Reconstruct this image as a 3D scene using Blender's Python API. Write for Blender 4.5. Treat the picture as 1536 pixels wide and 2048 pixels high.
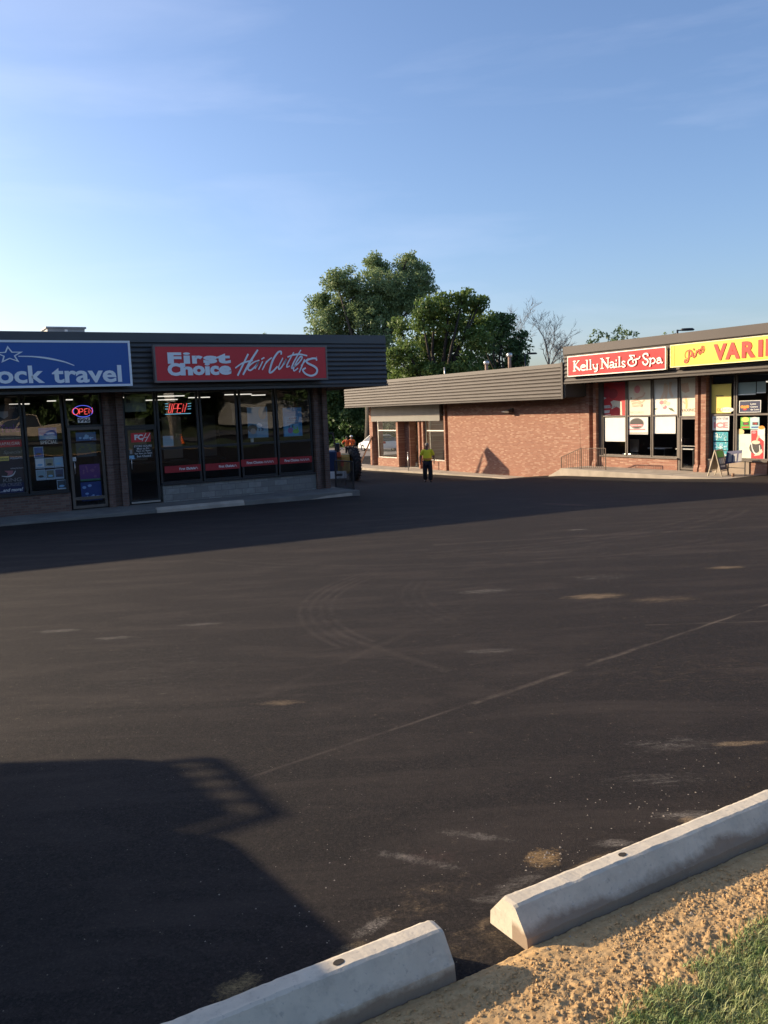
import bpy, bmesh, math, random
from math import radians, sin, cos, pi, tan, atan2, hypot
from mathutils import Vector, Matrix, noise
random.seed(7)
for o in list(bpy.data.objects): bpy.data.objects.remove(o)
SC = bpy.context.scene
COL = SC.collection

# ------------------------------------------------------------------ camera
FPX, PITCH, ROLL, YAW = 1692.0785, radians(6.96696), radians(2.20036), radians(30.14365)
_F = Vector((sin(YAW)*cos(PITCH), cos(YAW)*cos(PITCH), -sin(PITCH)))
_R0 = Vector((cos(YAW), -sin(YAW), 0)); _D0 = _F.cross(_R0)
_R = _R0*cos(ROLL) + _D0*sin(ROLL); _D = -_R0*sin(ROLL) + _D0*cos(ROLL)
cd = bpy.data.cameras.new('camera'); cam = bpy.data.objects.new('camera', cd); COL.objects.link(cam)
M = Matrix.Identity(4)
for i in range(3):
    M[i][0] = _R[i]; M[i][1] = -_D[i]; M[i][2] = -_F[i]
cam.matrix_world = M
cd.sensor_fit = 'VERTICAL'; cd.sensor_height = 36.0; cd.lens = FPX/2048*36.0
cd.clip_start = 0.05; cd.clip_end = 2000
SC.camera = cam
SC.render.resolution_x = 768; SC.render.resolution_y = 1024

# ------------------------------------------------------------------ light
SDIR = Vector((-1.86, 2.30, 1.0)).normalized()          # towards the sun
ELEV = math.asin(SDIR.z)
w = bpy.data.worlds.new('World'); SC.world = w; w.use_nodes = True
nt = w.node_tree; bg = nt.nodes['Background']
sky = nt.nodes.new('ShaderNodeTexSky'); sky.sky_type = 'NISHITA'; sky.sun_disc = False
sky.sun_elevation = ELEV; sky.sun_rotation = math.atan2(SDIR.x, SDIR.y)
sky.air_density = 1.0; sky.dust_density = 1.6; sky.ozone_density = 3.6; sky.altitude = 100
# faint cirrus in the sky itself
tc = nt.nodes.new('ShaderNodeTexCoord'); mp = nt.nodes.new('ShaderNodeMapping')
mp.inputs['Scale'].default_value = (1.2, 1.2, 7.0); mp.inputs['Rotation'].default_value = (0.25, 0.3, 0.6)
nz = nt.nodes.new('ShaderNodeTexNoise'); nz.inputs['Scale'].default_value = 1.6; nz.inputs['Detail'].default_value = 7
nz.inputs['Roughness'].default_value = 0.55; nz.inputs['Distortion'].default_value = 0.5
cr = nt.nodes.new('ShaderNodeValToRGB'); cr.color_ramp.elements[0].position = 0.48; cr.color_ramp.elements[1].position = 0.85
cr.color_ramp.elements[0].color = (0, 0, 0, 1); cr.color_ramp.elements[1].color = (0.22, 0.22, 0.22, 1)
mx = nt.nodes.new('ShaderNodeMix'); mx.data_type = 'RGBA'; mx.inputs[7].default_value = (5.2, 5.7, 6.6, 1)
nt.links.new(tc.outputs['Generated'], mp.inputs[0]); nt.links.new(mp.outputs[0], nz.inputs['Vector'])
nt.links.new(nz.outputs[0], cr.inputs[0]); nt.links.new(cr.outputs[0], mx.inputs[0])
nt.links.new(sky.outputs[0], mx.inputs[6]); hz = nt.nodes.new('ShaderNodeMix'); hz.data_type = 'RGBA'; hz.blend_type = 'MULTIPLY'; hz.inputs[0].default_value = 1.0; hz.inputs[7].default_value = (1.01, 0.968, 1.02, 1)
nt.links.new(mx.outputs[2], hz.inputs[6]); nt.links.new(hz.outputs[2], bg.inputs[0])
bg.inputs[1].default_value = 0.116
ld = bpy.data.lights.new('sun', 'SUN'); ld.energy = 5.0; ld.angle = radians(0.53); ld.color = (1.0, 0.80, 0.55)
sun = bpy.data.objects.new('sun', ld); COL.objects.link(sun)
sun.rotation_euler = SDIR.to_track_quat('Z', 'Y').to_euler(); sun.location = (-30, 30, 30)
SC.view_settings.view_transform = 'Standard'; SC.view_settings.look = 'None'
SC.view_settings.gamma = 1; SC.view_settings.exposure = 0.85
SC.cycles.max_bounces = 8; SC.cycles.transparent_max_bounces = 12
SC.cycles.use_denoising = True
SC.cycles.sample_clamp_indirect = 4.0

# ------------------------------------------------------------------ helpers
def ray(x, y): return _R*(x-768) + _D*(y-1024) + _F*FPX
def onX(x, y, X): v = ray(x, y); return v*(X/v.x)
def onY(x, y, Y): v = ray(x, y); return v*(Y/v.y)
def onZ(x, y, Z): v = ray(x, y); return v*(Z/v.z)

def tag(o, label=None, cat=None, group=None, kind=None):
    if label: o['label'] = label
    if cat: o['category'] = cat
    if group: o['group'] = group
    if kind: o['kind'] = kind
    return o
def empty(name, loc=(0, 0, 0), label=None, cat=None, group=None, rz=0):
    o = bpy.data.objects.new(name, None); COL.objects.link(o)
    o.location = loc; o.rotation_euler = (0, 0, rz); o.empty_display_size = 0.2
    return tag(o, label, cat, group)

class MB:
    """mesh builder with material slots"""
    def __init__(s): s.v = []; s.f = []; s.m = []; s.mats = []; s.sm = []
    def mi(s, mat):
        if mat not in s.mats: s.mats.append(mat)
        return s.mats.index(mat)
    def poly(s, pts, mat, smooth=False):
        i = len(s.v); s.v += [tuple(p) for p in pts]; s.f.append(tuple(range(i, i+len(pts)))); s.m.append(s.mi(mat)); s.sm.append(smooth)
    def faces(s, vs, fs, mat, smooth=False):
        i = len(s.v); s.v += [tuple(p) for p in vs]; k = s.mi(mat)
        for f in fs: s.f.append(tuple(a+i for a in f)); s.m.append(k); s.sm.append(smooth)
    def box(s, x0, x1, y0, y1, z0, z1, mat):
        vs = [(x, y, z) for x in (x0, x1) for y in (y0, y1) for z in (z0, z1)]
        s.faces(vs, [(0,1,3,2),(4,6,7,5),(0,4,5,1),(2,3,7,6),(0,2,6,4),(1,5,7,3)], mat)
        return s
    def bar(s, a, b, w, h, mat):
        a = Vector(a); b = Vector(b); d = (b-a).normalized()
        up = Vector((0, 0, 1)) if abs(d.z) < 0.9 else Vector((0, 1, 0))
        r = d.cross(up).normalized()*w/2; u = r.cross(d).normalized()*h/2
        vs = [p+q for p in (a, b) for q in (r+u, r-u, -r-u, -r+u)]
        s.faces(vs, [(0,1,2,3),(7,6,5,4),(0,4,5,1),(1,5,6,2),(2,6,7,3),(3,7,4,0)], mat); return s
    def tube(s, pts, rad, mat, n=8, cap=True, smooth=True):
        pts = [Vector(p) for p in pts]; R = rad if isinstance(rad, (list, tuple)) else [rad]*len(pts)
        vs = []; fs = []; pr = None
        for i, p in enumerate(pts):
            d = (pts[min(i+1, len(pts)-1)]-pts[max(i-1, 0)])
            if d.length < 1e-9: d = Vector((0, 0, 1))
            d.normalize()
            if pr is None:
                a = Vector((1, 0, 0)) if abs(d.x) < 0.8 else Vector((0, 1, 0)); r = d.cross(a).normalized()
            else: r = (pr - d*pr.dot(d)).normalized()
            pr = r; u = d.cross(r)
            for k in range(n): t = 2*pi*k/n; vs.append(p+(r*cos(t)+u*sin(t))*R[i])
        for i in range(len(pts)-1):
            for k in range(n): k2 = (k+1) % n; fs.append((i*n+k, i*n+k2, (i+1)*n+k2, (i+1)*n+k))
        s.faces(vs, fs, mat, smooth)
        if cap:
            s.poly(vs[:n][::-1], mat); s.poly(vs[-n:], mat)
        return s
    def prism(s, prof, mapf, a, b, mat, smooth=False):
        """2D profile extruded between a and b; mapf(p, q, t) -> 3D"""
        n = len(prof); A = [mapf(p, q, a) for p, q in prof]; B = [mapf(p, q, b) for p, q in prof]
        s.faces(A+B, [(i, (i+1) % n, n+(i+1) % n, n+i) for i in range(n)], mat, smooth)
        s.poly(A[::-1], mat); s.poly(B, mat); return s
    def build(s, name, parent=None, loc=None, bevel=0):
        me = bpy.data.meshes.new(name); me.from_pydata(s.v, [], s.f)
        for m in s.mats: me.materials.append(m)
        me.polygons.foreach_set('material_index', s.m); me.polygons.foreach_set('use_smooth', s.sm)
        bm = bmesh.new(); bm.from_mesh(me)
        bmesh.ops.remove_doubles(bm, verts=bm.verts, dist=1e-5)
        bmesh.ops.recalc_face_normals(bm, faces=bm.faces)
        if bevel:
            es = [e for e in bm.edges if len(e.link_faces) == 2 and e.calc_face_angle(0) > 0.6]
            bmesh.ops.bevel(bm, geom=es, offset=bevel, segments=2, profile=0.6, affect='EDGES')
        bm.to_mesh(me); bm.free(); me.update()
        o = bpy.data.objects.new(name, me); COL.objects.link(o)
        if parent is not None:
            o.parent = parent
            # coordinates are written in world space: shift to the parent's frame
            if parent.get('_world', True):
                pm = parent.matrix_basis if parent.parent is None else parent.parent.matrix_basis @ parent.matrix_basis
                me.transform(pm.inverted())
        return o

# ------------------------------------------------------------------ materials
def mat(name, col=(0.5, 0.5, 0.5), rough=0.6, metal=0.0, emit=None, es=0.0, spec=0.5):
    m = bpy.data.materials.new(name); m.use_nodes = True
    b = m.node_tree.nodes['Principled BSDF']
    b.inputs['Base Color'].default_value = (*col, 1); b.inputs['Roughness'].default_value = rough
    b.inputs['Metallic'].default_value = metal; b.inputs['Specular IOR Level'].default_value = spec
    if emit: b.inputs['Emission Color'].default_value = (*emit, 1); b.inputs['Emission Strength'].default_value = es
    return m
def N(m, typ, **kw):
    n = m.node_tree.nodes.new(typ)
    for k, v in kw.items():
        if k in n.inputs: n.inputs[k].default_value = v
        else: setattr(n, k, v)
    return n
def L(m, a, b): m.node_tree.links.new(a, b)
def bsdf(m): return m.node_tree.nodes['Principled BSDF']
def math_n(m, op, a, b=None, c=None, clamp=False):
    n = N(m, 'ShaderNodeMath', operation=op); n.use_clamp = clamp
    for i, x in enumerate((a, b, c)):
        if x is None: continue
        if isinstance(x, (int, float)): n.inputs[i].default_value = x
        else: L(m, x, n.inputs[i])
    return n.outputs[0]
def mixc(m, fac, a, b, mode='MIX'):
    n = N(m, 'ShaderNodeMix', data_type='RGBA', blend_type=mode)
    for i, x in ((0, fac), (6, a), (7, b)):
        if isinstance(x, (int, float)): n.inputs[i].default_value = x
        elif isinstance(x, tuple): n.inputs[i].default_value = (*x[:3], 1)
        else: L(m, x, n.inputs[i])
    return n.outputs[2]
def ramp(m, fac, stops):
    n = N(m, 'ShaderNodeValToRGB'); e = n.color_ramp.elements
    while len(e) < len(stops): e.new(0.5)
    for k, (p, c) in enumerate(stops):
        e[k].position = p; e[k].color = (c, c, c, 1) if isinstance(c, (int, float)) else (*c, 1)
    L(m, fac, n.inputs[0]); return n.outputs[0]
def objco(m, swz=None, scale=(1, 1, 1)):
    """world-aligned coordinates; swz such as 'YZX' reorders axes"""
    g = N(m, 'ShaderNodeNewGeometry')
    out = g.outputs['Position']
    if swz:
        s = N(m, 'ShaderNodeSeparateXYZ'); c = N(m, 'ShaderNodeCombineXYZ'); L(m, out, s.inputs[0])
        for i, k in enumerate(swz): L(m, s.outputs['XYZ'.index(k)], c.inputs[i])
        out = c.outputs[0]
    mpn = N(m, 'ShaderNodeMapping'); mpn.inputs['Scale'].default_value = scale; L(m, out, mpn.inputs[0])
    return mpn.outputs[0]
def noise_n(m, vec, scale, detail=4, rough=0.55, dist=0.0):
    n = N(m, 'ShaderNodeTexNoise'); n.inputs['Scale'].default_value = scale; n.inputs['Detail'].default_value = detail
    n.inputs['Roughness'].default_value = rough; n.inputs['Distortion'].default_value = dist
    L(m, vec, n.inputs['Vector']); return n.outputs[0]
def bump(m, h, strength=0.3, dist=0.01):
    n = N(m, 'ShaderNodeBump'); n.inputs['Strength'].default_value = strength; n.inputs['Distance'].default_value = dist
    L(m, h, n.inputs['Height']); L(m, n.outputs[0], bsdf(m).inputs['Normal'])
def noisy(name, c1, c2, scale=3.0, rough=0.7, detail=6, bumps=0.0, bscale=40, bdist=0.01, metal=0.0, lo=0.35, hi=0.65, sc3=(1, 1, 1), spec=0.5):
    m = mat(name, c1, rough, metal, spec=spec); v = objco(m, None, sc3)
    f = ramp(m, noise_n(m, v, scale, detail), [(lo, 0.0), (hi, 1.0)])
    L(m, mixc(m, f, c1, c2), bsdf(m).inputs['Base Color'])
    if bumps: bump(m, noise_n(m, objco(m), bscale, 5), bumps, bdist)
    return m

def brick(name, swz, base, light, dark, mortar, bw=0.205, bh=0.068):
    m = mat(name, base, 0.85); v = objco(m, swz)
    def bt(c1, c2, mo, ms, bias=0.0):
        b = N(m, 'ShaderNodeTexBrick'); L(m, v, b.inputs['Vector'])
        b.inputs['Scale'].default_value = 1.0; b.inputs['Brick Width'].default_value = bw; b.inputs['Row Height'].default_value = bh
        b.inputs['Mortar Size'].default_value = ms; b.inputs['Mortar Smooth'].default_value = 0.3; b.inputs['Bias'].default_value = bias
        b.inputs['Color1'].default_value = (*c1, 1); b.inputs['Color2'].default_value = (*c2, 1); b.inputs['Mortar'].default_value = (*mo, 1)
        return b
    b1 = bt((0, 0, 0), (1, 1, 1), (0.5, 0.5, 0.5), 0.0)
    val = N(m, 'ShaderNodeRGBToBW'); L(m, b1.outputs[0], val.inputs[0])
    big = noise_n(m, v, 0.7, 3)
    c = mixc(m, ramp(m, val.outputs[0], [(0.0, 0.0), (0.62, 0.05), (0.95, 1.0)]), base, light)
    c = mixc(m, ramp(m, val.outputs[0], [(0.0, 0.8), (0.12, 0.6), (0.26, 0.0)]), c, dark)
    c = mixc(m, ramp(m, big, [(0.35, 0.0), (0.7, 0.35)]), c, dark)
    c = mixc(m, ramp(m, noise_n(m, v, 14, 4), [(0.4, 0.0), (0.8, 0.25)]), c, light)
    b2 = bt((0, 0, 0), (0, 0, 0), (1, 1, 1), 0.009)
    c = mixc(m, b2.outputs['Fac'], c, mortar)
    L(m, c, bsdf(m).inputs['Base Color'])
    inv = math_n(m, 'SUBTRACT', 1.0, b2.outputs['Fac']); bump(m, inv, 0.5, 0.008)
    return m
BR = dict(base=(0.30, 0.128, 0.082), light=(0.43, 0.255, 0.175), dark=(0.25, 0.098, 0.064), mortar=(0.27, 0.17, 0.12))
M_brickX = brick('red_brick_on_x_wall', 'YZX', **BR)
M_brickY = brick('shade_darkened_brick_on_y_wall', 'XZY', base=(0.13, 0.072, 0.055), light=(0.19, 0.12, 0.09), dark=(0.08, 0.045, 0.036), mortar=(0.13, 0.11, 0.095))  # left building brick, darkened to deepen the shade on it

def stone():
    m = mat('grey_split_stone', (0.4, 0.4, 0.4), 0.85); v = objco(m, 'XZY')
    vo = N(m, 'ShaderNodeTexBrick'); L(m, v, vo.inputs['Vector'])
    for k, x in (('Scale', 1.0), ('Brick Width', 0.42), ('Row Height', 0.17), ('Mortar Size', 0.008), ('Bias', 0.0)): vo.inputs[k].default_value = x
    vo.inputs['Color1'].default_value = (0.17, 0.165, 0.155, 1); vo.inputs['Color2'].default_value = (0.27, 0.27, 0.25, 1); vo.inputs['Mortar'].default_value = (0.13, 0.125, 0.12, 1)
    n = noise_n(m, v, 9, 6)
    L(m, mixc(m, ramp(m, n, [(0.3, 0.0), (0.75, 0.6)]), vo.outputs[0], (0.14, 0.135, 0.125)), bsdf(m).inputs['Base Color'])
    bump(m, n, 0.6, 0.02); return m
M_stone = stone()

def asphalt():
    m = mat('fresh_black_asphalt', (0.04, 0.04, 0.04), 0.85, spec=0.18); v = objco(m)
    fine = noise_n(m, v, 210, 4, 0.8); med = noise_n(m, v, 16, 5); big = noise_n(m, v, 0.45, 5, 0.6)
    c = mixc(m, ramp(m, fine, [(0.36, 0.0), (0.66, 1.0)]), (0.0048, 0.0042, 0.0041), (0.030, 0.0252, 0.0234))
    ag = N(m, 'ShaderNodeTexVoronoi', feature='F1'); L(m, v, ag.inputs['Vector']); ag.inputs['Scale'].default_value = 120
    ags = N(m, 'ShaderNodeSeparateColor'); L(m, ag.outputs['Color'], ags.inputs[0])
    c = mixc(m, ramp(m, ags.outputs[1], [(0.6, 0.0), (1.0, 0.6)]), c, (0.050, 0.040, 0.0345))
    c = mixc(m, ramp(m, ags.outputs[2], [(0.7, 0.0), (1.0, 0.8)]), c, (0.004, 0.0036, 0.0034))
    c = mixc(m, ramp(m, big, [(0.3, 0.0), (0.75, 0.55)]), c, (0.024, 0.0185, 0.016))
    c = mixc(m, ramp(m, med, [(0.45, 0.0), (0.8, 0.3)]), c, (0.036, 0.028, 0.0235))
    # long smears along the driving direction
    s0 = N(m, 'ShaderNodeSeparateXYZ'); L(m, v, s0.inputs[0])
    al = math_n(m, 'ADD', math_n(m, 'MULTIPLY', s0.outputs[0], .865), math_n(m, 'MULTIPLY', s0.outputs[1], -.502)); ac = math_n(m, 'ADD', math_n(m, 'MULTIPLY', s0.outputs[0], .502), math_n(m, 'MULTIPLY', s0.outputs[1], .865))
    def drive(a, b):
        cb = N(m, 'ShaderNodeCombineXYZ'); L(m, math_n(m, 'MULTIPLY', al, a), cb.inputs[0]); L(m, math_n(m, 'MULTIPLY', ac, b), cb.inputs[1]); return cb.outputs[0]
    sm = noise_n(m, drive(0.5, 1.9), 1.3, 8, 0.68, 0.6)
    c = mixc(m, ramp(m, sm, [(0.48, 0.0), (0.72, 0.62)]), c, (0.056, 0.044, 0.037))
    # pale stone chips
    vo = N(m, 'ShaderNodeTexVoronoi', feature='F1'); L(m, v, vo.inputs['Vector']); vo.inputs['Scale'].default_value = 58
    sel = N(m, 'ShaderNodeSeparateColor'); L(m, vo.outputs['Color'], sel.inputs[0])
    chip = math_n(m, 'MULTIPLY', math_n(m, 'LESS_THAN', vo.outputs['Distance'], 0.14), math_n(m, 'GREATER_THAN', sel.outputs[0], 0.965))
    c = mixc(m, math_n(m, 'MULTIPLY', chip, 0.8), c, (0.26, 0.23, 0.18))
    sx = N(m, 'ShaderNodeSeparateXYZ'); L(m, v, sx.inputs[0]); X, Y = sx.outputs[0], sx.outputs[1]
    wob = math_n(m, 'MULTIPLY', math_n(m, 'SUBTRACT', noise_n(m, v, 2.2, 4), 0.5), 0.045)
    brk = ramp(m, noise_n(m, v, 3.0, 6, 0.7), [(0.36, 0.0), (0.6, 1.0)])
    def line(c, x0, y0, x1, y1, wd, col, amt):
        Ln = hypot(x1-x0, y1-y0); dx, dy = (x1-x0)/Ln, (y1-y0)/Ln
        a = math_n(m, 'MULTIPLY', math_n(m, 'SUBTRACT', X, x0), -dy); b = math_n(m, 'MULTIPLY', math_n(m, 'SUBTRACT', Y, y0), dx)
        d = math_n(m, 'ABSOLUTE', math_n(m, 'ADD', math_n(m, 'ADD', a, b), wob))
        t = math_n(m, 'ADD', math_n(m, 'MULTIPLY', math_n(m, 'SUBTRACT', X, x0), dx), math_n(m, 'MULTIPLY', math_n(m, 'SUBTRACT', Y, y0), dy))
        inside = math_n(m, 'MULTIPLY', math_n(m, 'GREATER_THAN', t, 0.0), math_n(m, 'LESS_THAN', t, Ln))
        f = math_n(m, 'SUBTRACT', 1.0, math_n(m, 'DIVIDE', d, wd), clamp=True)
        f = math_n(m, 'MULTIPLY', math_n(m, 'MULTIPLY', f, inside), math_n(m, 'MULTIPLY', brk, amt))
        return mixc(m, f, c, col)
    c = line(c, 1.30, 3.77, 4.75, 4.34, 0.02, (0.12, 0.096, 0.078), 0.6)
    c = line(c, 2.90, 4.01, 12.0, 5.53, 0.024, (0.16, 0.128, 0.10), 0.65)
    c = line(c, 5.2, 4.78, 9.0, 2.1, 0.022, (0.15, 0.12, 0.09), 0.4)
    c = line(c, 1.9, 5.0, 5.0, 6.6, 0.06, (0.085, 0.068, 0.056), 0.2)
    c = line(c, 3.2, 4.7, 3.1, 6.3, 0.07, (0.085, 0.068, 0.056), 0.25)
    c = line(c, 7.0, 10.6, 12.0, 7.9, 0.12, (0.075, 0.06, 0.05), 0.5)
    c = line(c, 6.5, 8.2, 13.0, 5.0, 0.10, (0.075, 0.06, 0.05), 0.45)
    def arcs(c, cx, cy, r0, n, gap, wd, a0, a1, amt):
        dx = math_n(m, 'SUBTRACT', X, cx); dy = math_n(m, 'SUBTRACT', Y, cy)
        r = math_n(m, 'SQRT', math_n(m, 'ADD', math_n(m, 'MULTIPLY', dx, dx), math_n(m, 'MULTIPLY', dy, dy)))
        an = math_n(m, 'ARCTAN2', dy, dx)
        k = math_n(m, 'DIVIDE', math_n(m, 'SUBTRACT', r, r0), gap)
        fr = math_n(m, 'ABSOLUTE', math_n(m, 'SUBTRACT', math_n(m, 'FRACT', k), 0.5))
        f = math_n(m, 'SUBTRACT', 1.0, math_n(m, 'DIVIDE', fr, wd/gap), clamp=True)
        rng = math_n(m, 'MULTIPLY', math_n(m, 'GREATER_THAN', k, 0.0), math_n(m, 'LESS_THAN', k, float(n)))
        ang = math_n(m, 'MULTIPLY', math_n(m, 'GREATER_THAN', an, a0), math_n(m, 'LESS_THAN', an, a1))
        f = math_n(m, 'MULTIPLY', math_n(m, 'MULTIPLY', f, rng), math_n(m, 'MULTIPLY', ang, math_n(m, 'MULTIPLY', brk, amt)))
        return mixc(m, f, c, (0.085, 0.068, 0.058))
    c = arcs(c, 6.5, 5.8, 3.22, 4, 0.10, 0.04, 2.0, 3.2, 0.3)
    c = arcs(c, 6.7, 6.0, 2.35, 3, 0.11, 0.04, 2.3, 3.2, 0.2)
    c = arcs(c, 9.2, 17.0, 7.5, 3, 0.28, 0.09, -1.95, -0.95, 0.3)
    c = arcs(c, 9.0, 13.0, 5.0, 2, 0.25, 0.07, -2.9, -1.4, 0.25)
    dn = noise_n(m, v, 16, 9, 0.9); dn2 = noise_n(m, drive(1.0, 2.6), 7, 9, 0.92)
    gran = ramp(m, noise_n(m, drive(1.0, 1.8), 75, 5, 0.85), [(0.42, 0.22), (0.56, 1.0)])
    def stain(c, x, y, rx, ry, rot, col, amt, lo=0.48, nn=None):
        dx = math_n(m, 'SUBTRACT', X, x); dy = math_n(m, 'SUBTRACT', Y, y); ca, sa = cos(rot), sin(rot)
        u = math_n(m, 'ADD', math_n(m, 'MULTIPLY', dx, ca/rx), math_n(m, 'MULTIPLY', dy, sa/rx))
        q = math_n(m, 'ADD', math_n(m, 'MULTIPLY', dx, -sa/ry), math_n(m, 'MULTIPLY', dy, ca/ry))
        r2 = math_n(m, 'ADD', math_n(m, 'MULTIPLY', u, u), math_n(m, 'MULTIPLY', q, q))
        e = math_n(m, 'SUBTRACT', 1.0, r2, clamp=True)
        f = ramp(m, math_n(m, 'ADD', nn or dn, math_n(m, 'MULTIPLY', e, 0.26)), [(lo+.20, 0.0), (lo+0.40, 1.0)])
        return mixc(m, math_n(m, 'MULTIPLY', math_n(m, 'MULTIPLY', f, gran), amt), c, col)
    tan_, wht, rst = (0.32, 0.23, 0.135), (0.30, 0.27, 0.235), (0.10, 0.058, 0.048)
    H_ = -0.52
    for a in [(5.78, 5.95, 0.42, 0.20, H_, tan_, 1.0, 0.42, dn2), (6.1, 5.4, 0.6, 0.25, H_, tan_, 0.6, 0.48, dn2), (5.2, 6.95, 0.5, 0.22, H_, wht, 0.7, 0.48, dn2), (7.96, 6.15, 0.3, 0.14, H_, tan_, 0.9, 0.42, dn2), (6.6, 6.7, 0.9, 0.35, H_, wht, 0.6, 0.53, dn2),
              (1.98, 4.8, 0.22, 0.09, H_, tan_, 0.7, 0.44, dn2), (1.2, 8.2, 0.35, 0.14, H_, wht, 0.6, 0.46, dn2), (1.55, 7.5, 0.3, 0.12, H_, wht, 0.6, 0.48, dn2), (2.35, 7.5, 0.35, 0.14, H_, wht, 0.6, 0.48, dn2), (3.75, 4.95, 0.4, 0.14, H_, wht, 0.5, 0.48, dn2),
              (3.56, 2.65, 0.20, 0.05, H_, tan_, 1.0, 0.42, dn2), (3.3, 2.85, 0.5, 0.22, H_, wht, 0.8, 0.53, dn2), (2.9, 2.6, 0.5, 0.2, H_, wht, 0.8, 0.54, dn2),
              (2.0, 2.34, 0.12, 0.09, 0.3, (0.42, 0.27, 0.12), 1.0, 0.42), (2.12, 2.2, 0.18, 0.06, 0.1, tan_, 0.9, 0.43, dn2), (2.3, 2.27, 0.12, 0.05, H_, wht, 0.9, 0.44, dn2), (2.72, 2.27, 0.22, 0.08, H_, wht, 1.0, 0.47, dn2), (2.68, 2.24, 0.06, 0.04, 0, tan_, 1.0, 0.40),
              (1.60, 2.62, 0.30, 0.05, -1.0, wht, 0.65, 0.46), (1.66, 2.6, 0.16, 0.14, 0, rst, 0.5, 0.46), (1.90, 2.64, 0.26, 0.05, -0.9, wht, 0.55, 0.47), (1.75, 2.25, 0.35, 0.08, 0.1, wht, 0.7, 0.49, dn2), (1.45, 2.35, 0.4, 0.18, 0.2, tan_, 0.45, 0.52),
              (1.12, 2.24, 0.10, 0.06, 0.2, (0.28, 0.21, 0.12), 0.9, 0.42), (0.75, 2.28, 0.12, 0.07, 0.2, (0.36, 0.26, 0.12), 0.9, 0.43), (1.24, 2.32, 0.12, 0.05, 0.2, wht, 0.9, 0.46), (1.6, 2.12, 0.3, 0.05, 0.0, tan_, 0.6, 0.47),
              (13.0, 14.2, 0.35, 1.4, 0.1, (0.32, 0.18, 0.12), 0.8, 0.50), (9.6, 10.25, 0.22, 0.08, H_, wht, 1.0, 0.42), (2.0, 2.03, 2.4, 0.16, 0.0, tan_, 0.4, 0.52), (4.5, 3.6, 2.5, 1.2, H_, tan_, 0.4, 0.57, dn2), (8.0, 8.5, 3.5, 1.5, H_, wht, 0.45, 0.58, dn2), (1.5, 6.0, 1.6, 2.6, H_, wht, 0.35, 0.58, dn2)]:
        c = stain(c, *a)
    L(m, c, bsdf(m).inputs['Base Color'])
    h = math_n(m, 'ADD', fine, math_n(m, 'MULTIPLY', med, 0.4)); bump(m, math_n(m, 'ADD', h, math_n(m, 'MULTIPLY', ags.outputs[1], 0.5)), 0.9, 0.006)
    return m
M_asph = asphalt()

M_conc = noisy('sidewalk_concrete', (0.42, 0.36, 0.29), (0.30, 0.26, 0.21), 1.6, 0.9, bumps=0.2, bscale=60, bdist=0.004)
M_concD = noisy('shade_darkened_concrete', (0.20, 0.19, 0.165), (0.14, 0.133, 0.12), 1.6, 0.9, bumps=0.2, bscale=60, bdist=0.004)  # left walkway concrete, its shade put into the colour
def stopconc():
    m = mat('precast_concrete', (0.5, 0.46, 0.38), 0.9); v = objco(m)
    c = mixc(m, ramp(m, noise_n(m, v, 9, 7, 0.6), [(0.3, 0.0), (0.7, 1.0)]), (0.66, 0.58, 0.45), (0.52, 0.46, 0.36))
    c = mixc(m, ramp(m, noise_n(m, v, 26, 6, 0.7), [(0.50, 0.0), (0.72, 0.5)]), c, (0.36, 0.315, 0.25))
    c = mixc(m, ramp(m, noise_n(m, v, 60, 3), [(0.62, 0.0), (0.72, 0.6)]), c, (0.33, 0.30, 0.26))
    g = N(m, 'ShaderNodeSeparateXYZ'); L(m, v, g.inputs[0])
    zz = math_n(m, 'ADD', g.outputs[2], math_n(m, 'MULTIPLY', math_n(m, 'SUBTRACT', noise_n(m, v, 7, 6, 0.65), 0.5), 0.10))
    low = ramp(m, math_n(m, 'MULTIPLY_ADD', zz, 10.0, 16.95), [(0.45, 1.0), (0.72, 0.0)])   # earth splashed on the lower side
    fy = math_n(m, 'LESS_THAN', g.outputs[1], 2.0)
    c = mixc(m, math_n(m, 'MULTIPLY', math_n(m, 'MULTIPLY', low, fy), 0.8), c, (0.22, 0.145, 0.09))
    c = mixc(m, ramp(m, noise_n(m, objco(m, None, (3, 1, 14)), 6, 5), [(0.66, 0.0), (0.72, 0.35)]), c, (0.7, 0.68, 0.62))
    L(m, c, bsdf(m).inputs['Base Color']); bump(m, noise_n(m, v, 90, 4), 0.35, 0.003); return m
M_stop = stopconc()
M_slatD = noisy('dark_bronze_metal_siding', (0.046, 0.044, 0.044), (0.06, 0.057, 0.055), 0.8, 0.42, sc3=(1, 1, 4))
M_slatL = noisy('brown_grey_metal_siding', (0.056, 0.046, 0.040), (0.072, 0.060, 0.052), 0.5, 0.62, spec=.3, sc3=(1, 1, 5))
M_cap = noisy('metal_roof_cap', (0.062, 0.052, 0.049), (0.074, 0.062, 0.058), 0.4, 0.6, spec=.3)
M_soff = mat('dark_soffit', (0.06, 0.055, 0.05), 0.8)
M_frame = noisy('bronze_window_frame', (0.10, 0.08, 0.065), (0.13, 0.105, 0.085), 2, 0.45)
M_frameD = mat('black_window_frame', (0.022, 0.022, 0.024), 0.4)
M_alu = mat('aluminium', (0.55, 0.53, 0.5), 0.35, 0.8)
M_black = mat('black_metal', (0.02, 0.02, 0.022), 0.45)
M_rail = noisy('brown_iron_rail', (0.06, 0.04, 0.03), (0.12, 0.07, 0.045), 12, 0.6)
M_roof = noisy('gravel_roof', (0.2, 0.19, 0.18), (0.3, 0.28, 0.26), 6, 0.95)
M_white = noisy('white_paper', (0.83, 0.82, 0.78), (0.76, 0.76, 0.73), 1.5, 0.6)
M_wht = mat('white_paint', (0.8, 0.8, 0.78), 0.45)
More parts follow.
